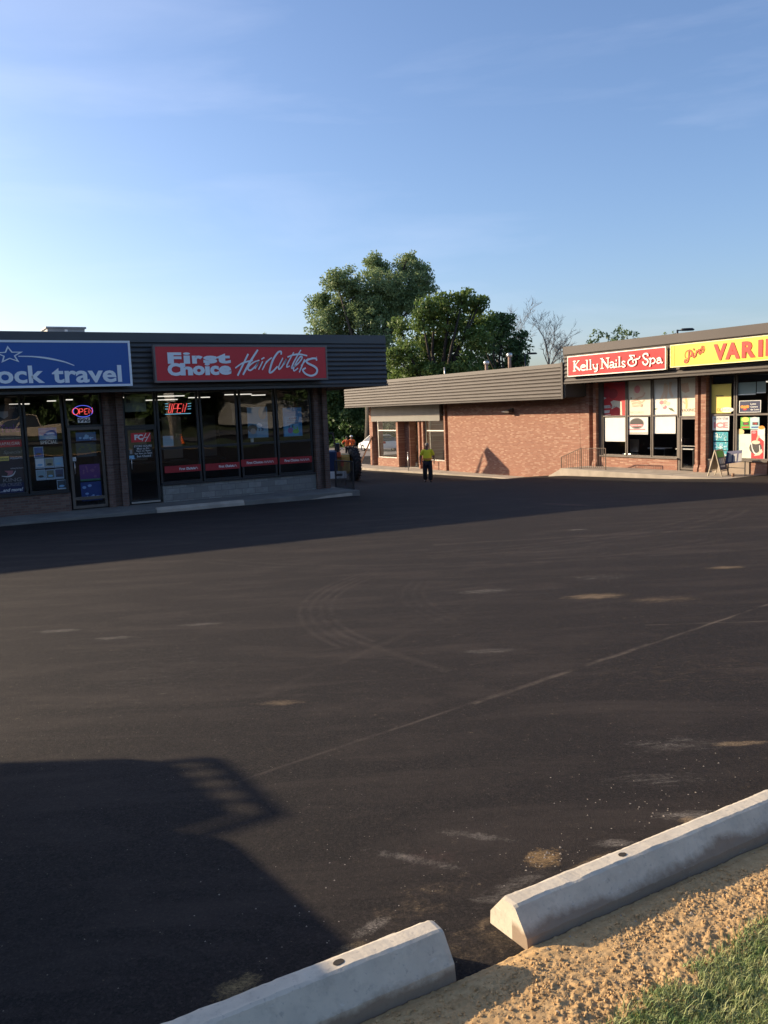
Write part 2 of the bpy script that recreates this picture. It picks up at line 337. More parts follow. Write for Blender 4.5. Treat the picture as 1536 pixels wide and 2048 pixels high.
M_red = mat('red_sign_face', (0.62, 0.025, 0.035), 0.4)
M_blue = mat('royal_blue_sign_face', (0.018, 0.095, 0.36), 0.35)
M_pale = mat('pale_letter', (0.78, 0.82, 0.86), 0.4)
M_kred = noisy('red_panel', (0.46, 0.006, 0.014), (0.52, 0.022, 0.026), 0.7, 0.55, spec=.25)
M_yel = noisy('yellow_panel', (0.72, 0.52, 0.008), (0.76, 0.58, 0.02), 0.9, 0.5)
M_vred = mat('red_orange_letter', (0.58, 0.022, 0.006), 0.6)
M_cream = mat('cream_letter', (0.88, 0.82, 0.7), 0.4)
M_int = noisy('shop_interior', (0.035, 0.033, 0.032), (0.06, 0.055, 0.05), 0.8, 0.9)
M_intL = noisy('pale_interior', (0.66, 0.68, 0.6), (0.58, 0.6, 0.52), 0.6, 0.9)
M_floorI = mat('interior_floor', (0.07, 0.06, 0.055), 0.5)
M_lamp = mat('fluorescent_tube', (0.9, 0.9, 0.85), 0.4, emit=(1.0, 0.93, 0.8), es=0.6)
M_neonR = mat('red_neon', (0.8, 0.1, 0.1), 0.4, emit=(1.0, 0.10, 0.09), es=0.85)
M_neonB = mat('blue_neon', (0.1, 0.2, 0.8), 0.4, emit=(0.12, 0.16, 1.0), es=0.6)
M_neonC = mat('cyan_neon', (0.1, 0.6, 0.8), 0.4, emit=(0.2, 0.55, 0.75), es=0.55)
M_led = mat('red_led', (0.4, 0.02, 0.02), 0.4, emit=(0.9, 0.03, 0.02), es=0.25)

def glass(name, tint, refl):
    m = bpy.data.materials.new(name); m.use_nodes = True; t = m.node_tree; t.nodes.clear()
    out = t.nodes.new('ShaderNodeOutputMaterial'); tr = t.nodes.new('ShaderNodeBsdfTransparent'); gl = t.nodes.new('ShaderNodeBsdfGlossy')
    tr.inputs[0].default_value = (*tint, 1); gl.inputs['Roughness'].default_value = 0.0; gl.inputs[0].default_value = (1, 1, 1, 1)
    fr = t.nodes.new('ShaderNodeLayerWeight'); fr.inputs[0].default_value = 0.5
    pw = t.nodes.new('ShaderNodeMath'); pw.operation = 'POWER'; pw.inputs[1].default_value = 5.0; t.links.new(fr.outputs['Facing'], pw.inputs[0])
    md = t.nodes.new('ShaderNodeMath'); md.operation = 'ADD'; md.inputs[1].default_value = refl; md.use_clamp = True
    # a pane is never optically flat
    co = t.nodes.new('ShaderNodeNewGeometry'); ns = t.nodes.new('ShaderNodeTexNoise'); ns.inputs['Scale'].default_value = 0.9; ns.inputs['Detail'].default_value = 1
    bp = t.nodes.new('ShaderNodeBump'); bp.inputs['Strength'].default_value = 0.25; bp.inputs['Distance'].default_value = 0.02
    t.links.new(co.outputs['Position'], ns.inputs['Vector']); t.links.new(ns.outputs[0], bp.inputs['Height']); t.links.new(bp.outputs[0], gl.inputs['Normal'])
    mxn = t.nodes.new('ShaderNodeMixShader'); t.links.new(pw.outputs[0], md.inputs[0]); t.links.new(md.outputs[0], mxn.inputs[0])
    t.links.new(tr.outputs[0], mxn.inputs[1]); t.links.new(gl.outputs[0], mxn.inputs[2]); t.links.new(mxn.outputs[0], out.inputs[0])
    return m
M_glass = glass('window_glass', (0.97, 0.98, 0.97), 0.07)
M_glassD = glass('dark_window_glass', (0.88, 0.90, 0.92), 0.075)

# ------------------------------------------------------------------ flat artwork on walls
class Plane:
    """axis: 'Y' faces -y (u = x), 'X' faces -x (u = -y). Points are (u, v=z)."""
    def __init__(s, axis, d): s.a = axis; s.d = d
    def px(s, x, y):
        p = onY(x, y, s.d) if s.a == 'Y' else onX(x, y, s.d)
        return (p.x, p.z) if s.a == 'Y' else (-p.y, p.z)
    def p3(s, u, v, off=0.0):
        return Vector((u, s.d-off, v)) if s.a == 'Y' else Vector((s.d-off, -u, v))
    def rect(s, mb, u0, v0, u1, v1, off, m, th=0.004):
        c = [s.p3(u, v, o) for o in (off, off-th) for u, v in ((u0, v0), (u1, v0), (u1, v1), (u0, v1))]
        mb.faces(c, [(0,1,2,3),(7,6,5,4),(0,4,5,1),(1,5,6,2),(2,6,7,3),(3,7,4,0)], m)
    def polygon(s, mb, pts, off, m): mb.poly([s.p3(u, v, off) for u, v in pts], m)
    def ellipse(s, mb, u, v, ru, rv, off, m, n=20): s.polygon(mb, [(u+ru*cos(2*pi*k/n), v+rv*sin(2*pi*k/n)) for k in range(n)], off, m)
    def stroke(s, mb, pts, w, off, m, smooth=True, taper=0.0):
        """ribbon through (u, v) points"""
        if smooth and len(pts) > 2:
            q = [pts[0]]+list(pts)+[pts[-1]]; P = []
            for i in range(1, len(q)-2):
                a, b, c, d = [Vector(t) for t in q[i-1:i+3]]
                for k in range(6):
                    t = k/6; P.append(0.5*((2*b)+(c-a)*t+(2*a-5*b+4*c-d)*t*t+(3*b-3*c+d-a)*t*t*t))
            P.append(Vector(q[-2]))
        else: P = [Vector(p) for p in pts]
        n = len(P); A = []; B = []
        for i, p in enumerate(P):
            d = P[min(i+1, n-1)]-P[max(i-1, 0)]; d.normalize(); r = Vector((-d.y, d.x))
            e = 1.0-taper*abs(2*i/(n-1)-1) if n > 1 else 1
            ww = w*e/2; x = p - d*(w*0.25 if i == 0 else 0) + d*(w*0.25 if i == n-1 else 0)
            A.append(s.p3(*(x+r*ww), off)); B.append(s.p3(*(x-r*ww), off))
        mb.faces(A+B, [(i, i+1, n+i+1, n+i) for i in range(n-1)], m)
    def text(s, mb, body, u0, v0, u1, v1, off, m, bold=0.0, shear=0.0, res=3):
        cu = bpy.data.curves.new('t', 'FONT'); cu.body = body; cu.size = 1; cu.offset = bold; cu.shear = shear; cu.resolution_u = res; cu.fill_mode = 'FRONT'
        o = bpy.data.objects.new('t', cu); COL.objects.link(o); dg = bpy.context.evaluated_depsgraph_get()
        me = bpy.data.meshes.new_from_object(o.evaluated_get(dg)); xs = [v.co.x for v in me.vertices]; ys = [v.co.y for v in me.vertices]
        if xs:
            ax, bx, ay, by = min(xs), max(xs), min(ys), max(ys)
            vs = [s.p3(u0+(v.co.x-ax)/(bx-ax)*(u1-u0), v0+(v.co.y-ay)/max(by-ay, 1e-6)*(v1-v0), off) for v in me.vertices]
            mb.faces(vs, [tuple(p.vertices) for p in me.polygons], m)
        bpy.data.objects.remove(o); bpy.data.curves.remove(cu); bpy.data.meshes.remove(me)
    def ptext(s, mb, body, l, r, t, b, off, m, **k):
        """text fitted between four picture points: left, right, top, bottom"""
        s.text(mb, body, s.px(*l)[0], s.px(*b)[1], s.px(*r)[0], s.px(*t)[1], off, m, **k)

# ------------------------------------------------------------------ ground
YT = [-80, 0, 2, 22, 28, 33, 46, 100, 400]
XT = [(0, [-0.9, -1.62, -1.69, -2.45, -2.6, -2.85, -3.4, -3.9, -3.9]), (12, [-0.9, -1.65, -1.78, -2.57, -2.8, -3.05, -3.55, -3.9, -3.9]), (25, [-1.0, -1.9, -2.0, -3.03, -3.22, -3.66, -3.76, -3.92, -3.9])]
def gz(x, y):
    y = max(YT[0], min(YT[-1], y)); i = max(k for k in range(len(YT)-1) if YT[k] <= y); t = (y-YT[i])/(YT[i+1]-YT[i])
    col = [r[1][i]*(1-t)+r[1][i+1]*t for r in XT]
    if x <= 0: return col[0]
    if x >= 25: return col[2]
    if x < 12: return col[0]+(col[1]-col[0])*x/12
    return col[1]+(col[2]-col[1])*(x-12)/13
def sheet(name, xs, ys, zf, m, smooth=True):
    vs = [(x, y, zf(x, y)) for y in ys for x in xs]; nx = len(xs)
    fs = [(j*nx+i, j*nx+i+1, (j+1)*nx+i+1, (j+1)*nx+i) for j in range(len(ys)-1) for i in range(nx-1)]
    me = bpy.data.meshes.new(name); me.from_pydata(vs, [], fs); me.materials.append(m)
    me.polygons.foreach_set('use_smooth', [smooth]*len(fs)); me.update()
    o = bpy.data.objects.new(name, me); COL.objects.link(o); o['kind'] = 'structure'; return o
def fr(a, b, s):
    n = max(1, round((b-a)/s)); return [a+(b-a)*i/n for i in range(n+1)]
sheet('parking_lot', fr(-150, -10, 10)+fr(-9, 34, 1)+fr(35, 300, 12), fr(-150, -10, 10)+fr(-8, 60, 1)+fr(62, 400, 12), gz, M_asph)

M_soil = mat('sandy_loose_soil', (0.42, 0.27, 0.13), 0.95, spec=0.1)
_v = objco(M_soil); L(M_soil, mixc(M_soil, ramp(M_soil, noise_n(M_soil, _v, 30, 8, 0.7), [(0.3, 0.0), (0.7, 1.0)]), (0.38, 0.24, 0.11), (0.56, 0.38, 0.19)), bsdf(M_soil).inputs['Base Color'])
bump(M_soil, noise_n(M_soil, _v, 160, 6, 0.7), 0.6, 0.004)
def soil_z(x, y):
    b = gz(x, y)+0.012
    edge = min(1, max(0, (1.935-y+0.02*noise.noise((x*5, 0, 3)))/0.12))
    t = 0.30+0.70*min(1, max(0, (1.86-y)/0.12))
    p = Vector((x, y, 0))
    n = noise.fractal(p*7, 1.0, 2.0, 3)*0.014 + noise.cell(p*95+Vector((noise.noise(p*120), noise.noise(p*110+Vector((5, 5, 5))), 0)))*0.0055 + abs(noise.noise(p*60))*0.009 + noise.noise(p*120)*0.006 + noise.noise(p*42)*.006
    n += max(0, noise.noise(p*5.2+Vector((9, 2, 0))))*0.03 + 0.006
    n *= 0.30+0.70*min(1, max(0, 0.5+2.2*noise.noise(p*3.3+Vector((3, 7, 1)))))
    if y > 1.915: return b - 0.03 + 0.03*edge + n*edge*0.6
    return b + 0.002 + n*t - (0.02 if x < -0.5 else 0) + 0.012*min(1, max(0, (1.90-y)/.03))
soil = sheet('bare_soil', fr(0.75, 3.2, 0.0052), fr(1.24, 1.96, 0.0052), soil_z, M_soil)
sheet('soil_strip', fr(-8, 0.75, 0.15), fr(1.2, 1.91, 0.1), lambda x, y: gz(x, y)+0.02, M_soil)
sheet('soil_strip', fr(3.2, 16, 0.15), fr(1.2, 1.91, 0.1), lambda x, y: gz(x, y)+0.02, M_soil)
M_lawn = noisy('lawn_ground', (0.035, 0.06, 0.018), (0.07, 0.09, 0.03), 2.0, 0.95, bumps=0.5, bscale=30, bdist=0.03)
sheet('lawn', fr(-40, 60, 1.0), fr(-9, 1.25, 0.5), lambda x, y: gz(x, y)+0.03, M_lawn)
M_road = noisy('street_asphalt', (0.10, 0.095, 0.09), (0.14, 0.13, 0.12), 0.6, 0.9)
sheet('street', fr(-150, 150, 10), fr(-24, -14, 2), lambda x, y: gz(x, y)+0.02, M_road)
sheet('grass_verge', fr(-150, 150, 10), fr(-60, -24, 4), lambda x, y: gz(x, y)+0.03, M_lawn)
sheet('rear_road', fr(20, 120, 5), fr(60, 78, 3), lambda x, y: gz(x, y)+0.02, noisy('rear_road_asphalt', (0.20, 0.17, 0.155), (0.16, 0.14, 0.13), 0.6, 0.9))
sheet('rear_lawn', fr(-10, 150, 8), fr(79, 150, 6), lambda x, y: gz(x, y)+0.04, M_lawn)

vs, fs = [], []; rnd = random.Random(5)
ICO = [Vector(p).normalized() for p in ((1,0,0),(-1,0,0),(0,1,0),(0,-1,0),(0,0,1),(0,0,-1),(1,1,1),(-1,1,1),(1,-1,1),(-1,-1,1))]
_bm = bmesh.new(); bmesh.ops.create_icosphere(_bm, subdivisions=1, radius=1); IV = [v.co.copy() for v in _bm.verts]; IF = [tuple(v.index for v in f.verts) for f in _bm.faces]; _bm.free()
for k in range(24000):
    x = rnd.uniform(.95, 3.0); y = rnd.uniform(1.4, 1.9)
    cl = noise.noise((x*4.5, y*4.5, 9)); 
    if rnd.random() > 0.35+1.6*max(0, cl+.15): continue
    if y > 1.84 and rnd.random() < .7: continue
    sz = min(.0068, .0012/(rnd.random()**.6+.05)); z = soil_z(x, y)+sz*.25; i = len(vs); sx, sy, sz2 = [sz*rnd.uniform(.7, 1.25) for _ in range(3)]
    for p in IV: q = rnd.uniform(.72, 1.2); vs.append((x+p.x*sx*q, y+p.y*sy*q, z+p.z*sz2*q*.8))
    fs += [tuple(a+i for a in f) for f in IF]
me = bpy.data.meshes.new('soil_clods'); me.from_pydata(vs, [], fs); me.materials.append(M_soil); o = bpy.data.objects.new('soil_clods', me); COL.objects.link(o)
tag(o, 'crumbly sandy clods lying on the soil strip beside the kerbs', 'soil clods', kind='stuff')

# grass blades along the edge of the lawn
M_blade = mat('grass_blades', (0.09, 0.16, 0.03), 0.6)
_g = N(M_blade, 'ShaderNodeObjectInfo'); _nv = objco(M_blade)
L(M_blade, mixc(M_blade, ramp(M_blade, noise_n(M_blade, _nv, 22, 3), [(0.3, 0.0), (0.7, 1.0)]), (0.085, 0.17, 0.03), (0.40, 0.39, 0.16)), bsdf(M_blade).inputs['Base Color'])
vs, fs = [], []
def lawn_edge(x): return 1.50+0.06*(x-1.55)/0.75 + 0.035*noise.noise((x*3.1, 1, 0)) + 0.02*noise.noise((x*11, 4, 0))
for k in range(80000):
    x = random.uniform(1.0, 3.0); y = random.uniform(1.12, 1.62); e = lawn_edge(x)
    if y > e+0.05 or (y > e-0.03 and random.random() < (y-e+0.03)/0.075): continue
    if noise.noise((x*8, y*8, 5)) > 0.35 and y > e-0.12: continue
    z = soil_z(x, y)-0.004; h = random.uniform(0.008, 0.034)*(1.9 if random.random() < .08 else 1); a = random.uniform(0, 2*pi); l = random.uniform(0.2, 1.1)*h
    wd = random.uniform(0.0007, 0.0017); dx, dy = cos(a), sin(a); i = len(vs)
    vs += [(x-dy*wd, y+dx*wd, z), (x+dy*wd, y-dx*wd, z), (x+dx*l*.35+dy*wd*.8, y+dy*l*.35-dx*wd*.8, z+h*.6), (x+dx*l*.35-dy*wd*.8, y+dy*l*.35+dx*wd*.8, z+h*.6), (x+dx*l, y+dy*l, z+h*random.uniform(.75, 1))]
    fs += [(i, i+1, i+2, i+3), (i+3, i+2, i+4)]
me = bpy.data.meshes.new('grass'); me.from_pydata(vs, [], fs); me.materials.append(M_blade); o = bpy.data.objects.new('grass', me); COL.objects.link(o)
tag(o, 'green grass growing at the edge of the sandy soil', 'grass', kind='stuff')
# pebbles
M_peb = noisy('pebble_stone', (0.36, 0.31, 0.25), (0.22, 0.19, 0.16), 20, 0.9)
mb = MB()
for k in range(230):
    u = random.random()
    if u < .45: x = random.uniform(.7, 3.4); y = random.uniform(2.15, 3.0); s = random.uniform(.0015, .004)
    elif u < .6: x = random.gauss(2.0, .07); y = random.gauss(2.33, .05); s = random.uniform(.002, .006)
    elif u < .75: x = random.gauss(2.75, .3); y = random.gauss(2.42, .12); s = random.uniform(.002, .0055)
    else: x = random.uniform(1.0, 3.2); y = random.uniform(1.5, 1.9); s = random.uniform(.003, .008)
    z = (gz(x, y) if y > 1.95 else soil_z(x, y))
    vv = []
    for dx, dy, dz in ((1,0,0),(-1,0,0),(0,1,0),(0,-1,0),(0,0,1),(0,0,-.5)):
        q = random.uniform(.7, 1.3); vv.append((x+dx*s*q, y+dy*s*q, z+dz*s*q*.8))
    mb.faces(vv, [(0,2,4),(2,1,4),(1,3,4),(3,0,4),(2,0,5),(1,2,5),(3,1,5),(0,3,5)], M_peb)
tag(mb.build('pebbles'), 'small pale pebbles and stone chips scattered beside the parking kerbs', 'pebbles', kind='stuff')

# ------------------------------------------------------------------ concrete wheel stops
def wheel_stop(x0, x1, y0, gzf, holes, label, rot=0.0, w=0.21, h=0.133, steps=170, m=None):
    """precast parking kerb lying along x, worn edges, dark discs on top painted for the shade in the dowel holes"""
    prof = [(0, 0), (w, 0), (w*.965, h*.40), (w*.655, h*.97), (w*.60, h), (w*.38, h), (w*.325, h*.965), (w*.055, h*.40)]
    root = empty('parking_kerb', ((x0+x1)/2, y0, gzf), label, 'parking kerb', 'concrete parking kerbs', rot)
    bm = bmesh.new(); rings = []
    xs = fr(x0, x1, (x1-x0)/steps)
    for x in xs:
        r = []
        e = 1 if x0+.012 < x < x1-.012 else 0.965
        for k, (a, b) in enumerate(prof):
            n = noise.noise((x*14, k*3.1, 1.7))*0.0022+noise.noise((x*60, k*5.1, 4.7))*0.0016-max(0, noise.noise((x*9, k*7.3, 8.1))-.45)*.02
            r.append(bm.verts.new((x-(x0+x1)/2, w/2+(a-w/2)*e+n, (b*e+n*.7) if b > 0 else -0.03)))
        rings.append(r)
    n = len(prof)
    for A, B in zip(rings, rings[1:]):
        for k in range(n): bm.faces.new((A[k], A[(k+1) % n], B[(k+1) % n], B[k])).smooth = False
    bm.faces.new(rings[0][::-1]); bm.faces.new(rings[-1])
    bmesh.ops.recalc_face_normals(bm, faces=bm.faces)
    me = bpy.data.meshes.new('kerb_body'); bm.to_mesh(me); bm.free(); me.materials.append(m or M_stop)
    o = bpy.data.objects.new('kerb_body', me); COL.objects.link(o); o.parent = root
    for hx in holes:
        mh = MB(); c = []
        for k in range(14):
            t = 2*pi*k/14; q = 1+0.25*noise.noise((k*2.3, hx*3, 0)); c.append((hx-(x0+x1)/2+0.017*q*cos(t), w*.49+0.012*q*sin(t)))
        top = [(a, b, h+0.0012) for a, b in c]; bot = [(a, b, h-0.004) for a, b in c]
        mh.poly(top, M_hole); mh.faces(top+bot, [(i, (i+1) % 14, 14+(i+1) % 14, 14+i) for i in range(14)], M_hole)
        oh = MB.build(mh, 'dowel_hole'); oh.parent = root
    return root
M_hole = mat('hole_shade_disc', (0.035, 0.028, 0.022), 1.0)  # flat dark colour stands for the shade inside the holes
wheel_stop(1.575, 3.95, 1.912, gz(2.6, 2.0)-0.002, [2.08, 3.45], 'pale concrete parking kerb at lower right with its end face lit by the sun')
wheel_stop(-1.05, 1.30, 1.925, gz(0.3, 2.0)+0.005, [0.965, -0.6], 'pale concrete parking kerb at the bottom edge, partly in shadow', rot=-0.012)

# ------------------------------------------------------------------ siding fascia
def slat_profile(z0, z1, cap, n, depth=0.035, base=0.03):
    """(out, z): bottom lip, n lapped slats, then a plain cap"""
    P = [(-0.06, z0), (depth+base, z0)]; top = z1-cap; lip = 0.07
    P += [(depth+base, z0+lip), (base*.4, z0+lip+0.006)]
    s = (top-z0-lip-0.006)/n; z = z0+lip+0.006
    for i in range(n):
        P += [(depth, z+s*.10), (depth*1.12, z+s*.3), (depth*.85, z+s*.62), (depth*.25, z+s*.93), (0.0, z+s)]
        z += s
    P += [(depth*1.3, top+0.006), (depth*.6, z1), (-0.3, z1)]
    P += [(-0.3, z1-0.05), (-0.06, z1-0.05)]
    return P

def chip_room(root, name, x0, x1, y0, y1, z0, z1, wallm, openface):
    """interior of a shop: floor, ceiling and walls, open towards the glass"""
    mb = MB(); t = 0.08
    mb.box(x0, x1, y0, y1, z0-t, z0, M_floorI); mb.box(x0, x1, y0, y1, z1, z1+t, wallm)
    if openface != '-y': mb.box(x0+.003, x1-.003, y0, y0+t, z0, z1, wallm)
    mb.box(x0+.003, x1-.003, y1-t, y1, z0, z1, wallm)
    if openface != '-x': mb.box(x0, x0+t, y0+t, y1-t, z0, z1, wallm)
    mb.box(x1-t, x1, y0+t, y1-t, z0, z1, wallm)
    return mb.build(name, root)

# ================================================================== LEFT BUILDING
YW, YF = 24.0, 23.0
WL, FL = Plane('Y', YW), Plane('Y', YF)
LB = empty('shop_building', (6, 24, -2.42), 'dark single storey shop building with lapped metal fascia at left', 'building')
mb = MB()
# brick piers and walls
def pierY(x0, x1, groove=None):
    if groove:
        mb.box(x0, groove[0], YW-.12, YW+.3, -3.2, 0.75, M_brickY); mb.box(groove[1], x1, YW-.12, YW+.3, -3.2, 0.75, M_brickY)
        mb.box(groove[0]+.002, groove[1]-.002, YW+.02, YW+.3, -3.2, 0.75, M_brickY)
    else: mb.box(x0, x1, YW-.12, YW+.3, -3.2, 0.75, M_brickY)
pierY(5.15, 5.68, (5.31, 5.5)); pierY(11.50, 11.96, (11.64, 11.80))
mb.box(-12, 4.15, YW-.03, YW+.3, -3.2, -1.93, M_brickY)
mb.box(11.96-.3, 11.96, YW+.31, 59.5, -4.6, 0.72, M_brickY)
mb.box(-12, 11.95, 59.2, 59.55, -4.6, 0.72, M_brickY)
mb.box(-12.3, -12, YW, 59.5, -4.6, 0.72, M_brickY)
mb.build('brick_wall', LB)
mb = MB(); mb.box(6.66, 11.49, YW-.05, YW+.28, -3.2, -1.95, M_stone); mb.build('stone_base', LB)
mb = MB(); mb.box(6.66, 11.49, YW-.09, YW+.25, -1.949, -1.90, M_frameD); mb.box(-12, 4.14, YW-.07, YW+.25, -1.929, -1.88, M_frameD); mb.build('window_sill', LB)
prof = slat_profile(0.70, 2.25, 0.26, 9)
mb = MB()
mb.prism(prof, lambda p, q, t: Vector((t, YF-p, q)), -12.5, 13.62, M_slatD)
mb.prism(prof, lambda p, q, t: Vector((13.62+p, t, q)), 23.0, 60.2, M_slatD)
mb.build('fascia', LB)
mb = MB(); mb.box(-12.4, 13.55, 23.07, 60.1, 0.722, 0.80, M_soff); mb.build('soffit', LB)
mb = MB(); mb.box(-12.4, 13.5, 23.2, 60.1, 2.1, 2.18, M_roof); mb.build('roof', LB)
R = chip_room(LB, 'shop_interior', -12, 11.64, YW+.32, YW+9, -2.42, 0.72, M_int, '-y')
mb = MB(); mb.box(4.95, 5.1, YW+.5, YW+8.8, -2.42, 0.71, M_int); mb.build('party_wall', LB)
for x0, x1, y, z in [(2.2, 2.75, 26.2, .42), (2.95, 3.7, 25.9, .5), (3.85, 4.3, 25.2, .55), (4.35, 4.75, 25.2, .57), (0.8, 1.9, 27, .4), (5.6, 6.4, 25.4, .60), (6.9, 8.0, 25.3, .60), (8.1, 9.0, 25.9, .55), (9.1, 10.2, 25.4, .60), (10.3, 11.0, 26.2, .58), (7.2, 8.6, 28, .55)]:
    m_ = MB(); m_.box(x0+.1, x1-.12, y, y+.06, z, z+.028, M_lamp); m_.build('ceiling_light', LB)
# travel shop shelving and hair salon mirrors inside
mb = MB()
for x in (7.3, 8.6, 9.9): mb.box(x, x+.7, 30.5, 30.6, -1.5, 0.0, mat('salon_mirror', (.35, .36, .38), .2, .5)); mb.box(x-.1, x+.8, 29.9, 30.5, -1.62, -1.55, M_frameD)
mb.build('salon_counter', LB)

def window(root, x0, x1, z0, z1, bars, fm, gm, axis='Y', d=YW, fw=0.055, dep=0.06):
    """bars: heights of horizontal bars. frame with its pane as a sub-part"""
    m = MB(); Bx = (lambda a, b, c, e, o0=0.0, o1=dep: m.box(a, b, d+o0, d+o1, c, e, fm)) if axis == 'Y' else (lambda a, b, c, e, o0=0.0, o1=dep: m.box(d+o0, d+o1, -b, -a, c, e, fm))
    Bx(x0, x0+fw, z0, z1); Bx(x1-fw, x1, z0, z1); Bx(x0+fw, x1-fw, z0, z0+fw); Bx(x0+fw, x1-fw, z1-fw, z1)
    for b in bars: Bx(x0+fw, x1-fw, b-fw*.55, b+fw*.55, 0.003, dep-.003)
    f = m.build('window_frame', root)
    g = MB()
    a = d+dep*.5
    if axis == 'Y': g.poly([(x0+fw*.5, a, z0+fw*.5), (x1-fw*.5, a, z0+fw*.5), (x1-fw*.5, a, z1-fw*.5), (x0+fw*.5, a, z1-fw*.5)], gm)
    else: g.poly([(a, -x0-fw*.5, z0+fw*.5), (a, -x1+fw*.5, z0+fw*.5), (a, -x1+fw*.5, z1-fw*.5), (a, -x0-fw*.5, z1-fw*.5)], gm)
    p = g.build('pane'); p.parent = f; p.matrix_parent_inverse = f.matrix_parent_inverse
    p.data.transform(root.matrix_basis.inverted())
    return f
def door(root, x0, x1, z0, z1, fm, gm, axis='Y', d=YW, hand='left', rails=(), push=None):
    f = window(root, x0, x1, z0, z1, rails, fm, gm, axis, d, fw=0.075, dep=0.05); f.name = 'door'
    h = MB(); s = x0+.11 if hand == 'left' else x1-.11
    P3 = (lambda u, o, z: (u, d-o, z)) if axis == 'Y' else (lambda u, o, z: (d-o, -u, z))
    h.tube([P3(s, 0, z0+.95), P3(s, .06, z0+.97), P3(s, .06, z0+1.25), P3(s, 0, z0+1.27)], .012, M_alu, 6)
    if push: h.bar(P3(x0+.1, .04, push), P3(x1-.06, .04, push), .03, .02, M_alu)
    hh = h.build('handle'); hh.parent = f; hh.data.transform(root.matrix_basis.inverted())
    return f
# travel shop glazing
window(LB, 1.2, 3.10, -1.88, 0.74, [], M_frameD, M_glassD); window(LB, 3.14, 4.12, -1.88, 0.74, [], M_frameD, M_glassD)
window(LB, -1.0, 1.16, -1.88, 0.74, [], M_frameD, M_glassD)
door(LB, 4.20, 5.12, -2.39, -0.19, M_frame, M_glassD, rails=(-2.12,))
window(LB, 4.17, 5.145, -0.185, 0.74, [], M_frameD, M_glassD)
door(LB, 5.72, 6.60, -2.38, -0.26, M_frameD, M_glassD, rails=())
window(LB, 5.69, 6.62, -0.255, 0.74, [], M_frameD, M_glassD)
for a, b in ((6.64, 7.85), (7.89, 9.04), (9.10, 10.23), (10.28, 11.46)): window(LB, a, b, -1.90, 0.74, [-0.89], M_frameD, M_glassD, fw=.06)
m_ = MB(); m_.box(5.76, 6.57, YW-.03, YW-.003, -2.385, -2.34, M_alu); m_.build('threshold', LB)

# rooftop unit of the left building
t = empty('rooftop_unit', (5.78, 32, 2.18), 'low grey rooftop unit above the blue sign', 'roof unit')
M_unit = noisy('galvanised_unit', (0.22, 0.24, 0.25), (0.3, 0.32, 0.33), 3, 0.5)
mb = MB(); mb.box(5.15, 6.4, 31.6, 32.6, 2.18, 3.2, M_unit); mb.build('housing', t, bevel=.01)
mb = MB(); mb.box(5.1, 6.45, 31.55, 32.65, 3.2, 3.26, M_unit); mb.build('lid', t)
mb = MB(); mb.box(5.72, 5.82, 31.59, 31.598, 3.1, 3.17, M_wht); mb.build('label_plate', t)

# ---- signs of the left building
def signbox(name, pl, u0, v0, u1, v1, facem, framem, label, fw=0.04, th=0.16, cat='sign', plate='sign_face'):
    r = empty(name, pl.p3((u0+u1)/2, v0, 0.05), label, cat, 'shop signs on the fascias')
    m = MB()
    pl.rect(m, u0, v0, u1, v0+fw, th, framem, th); pl.rect(m, u0, v1-fw, u1, v1, th, framem, th)
    pl.rect(m, u0, v0+fw, u0+fw, v1-fw, th, framem, th); pl.rect(m, u1-fw, v0+fw, u1, v1-fw, th, framem, th)
    m.build('sign_frame', r)
    m = MB(); pl.rect(m, u0+fw, v0+fw, u1-fw, v1-fw, th-.012, facem, .12); m.build(plate, r)
    return r
def rb(pl, *cs):
    """bounds of picture points on the plane"""
    q = [pl.px(*c) for c in cs]; return min(a for a, b in q), min(b for a, b in q), max(a for a, b in q), max(b for a, b in q)
FS = Plane('Y', 22.80)     # face plane of the left signs
def z1(x, y): return (x/4.389, 640+y/4.389)
def c1(x, y): return (464+x/8.533, 690+y/8.533)
def c2(x, y): return (324+x/10.24, 695+y/10.24)
def c3(x, y): return (1136+x/14.77, 690+y/14.77)
def c4(x, y): return (1236+x/14.77, 690+y/14.77)
def c5(x, y): return (1344+x/15.36, 670+y/15.36)
def c6(x, y): return (1424+x/13.714, 660+y/13.714)
PB = Plane('Y', 22.84)
u1 = PB.px(*z1(1140, 400))[0]; v1 = PB.px(*z1(1133, 187))[1]; v0 = PB.px(*z1(1157, 580))[1]
S = signbox('shop_sign', PB, u1-5.2, v0, u1, v1, M_blue, M_pale, 'wide blue illuminated box sign with a white star and travel lettering', .055, .0+.16)
PB2 = Plane('Y', 22.84-.16); mb = MB()
PB2.ptext(mb, 'travel', z1(455, 470), z1(1068, 470), z1(1045, 395), z1(1060, 545), .0, M_pale, bold=.026)
PB2.ptext(mb, 'ock', z1(-32, 480), z1(390, 480), z1(262, 400), z1(262, 556), .0, M_pale, bold=.026)
mb.build('lettering', S)
mb = MB()
ctr = PB2.px(*z1(80, 307)); R1 = abs(PB2.px(*z1(80, 225))[1]-ctr[1]); pts = []
for k in range(10):
    a = pi/2+k*pi/5+0.05; r = R1 if k % 2 == 0 else R1*.42; pts.append((ctr[0]+r*cos(a)*1.55, ctr[1]+r*sin(a)))
inn = [(ctr[0]+(u-ctr[0])*.72, ctr[1]+(v-ctr[1])*.72) for u, v in pts]
A = [PB2.p3(u, v, .001) for u, v in pts]; B = [PB2.p3(u, v, .001) for u, v in inn]
mb.faces(A+B, [(i, (i+1) % 10, 10+(i+1) % 10, 10+i) for i in range(10)], M_pale)
sw = [z1(165, 318), z1(300, 322), z1(430, 338), z1(560, 366), z1(648, 398)]
PB2.stroke(mb, [PB2.px(*p) for p in sw], .045, .002, M_pale, taper=.55)
mb.build('star_emblem', S)

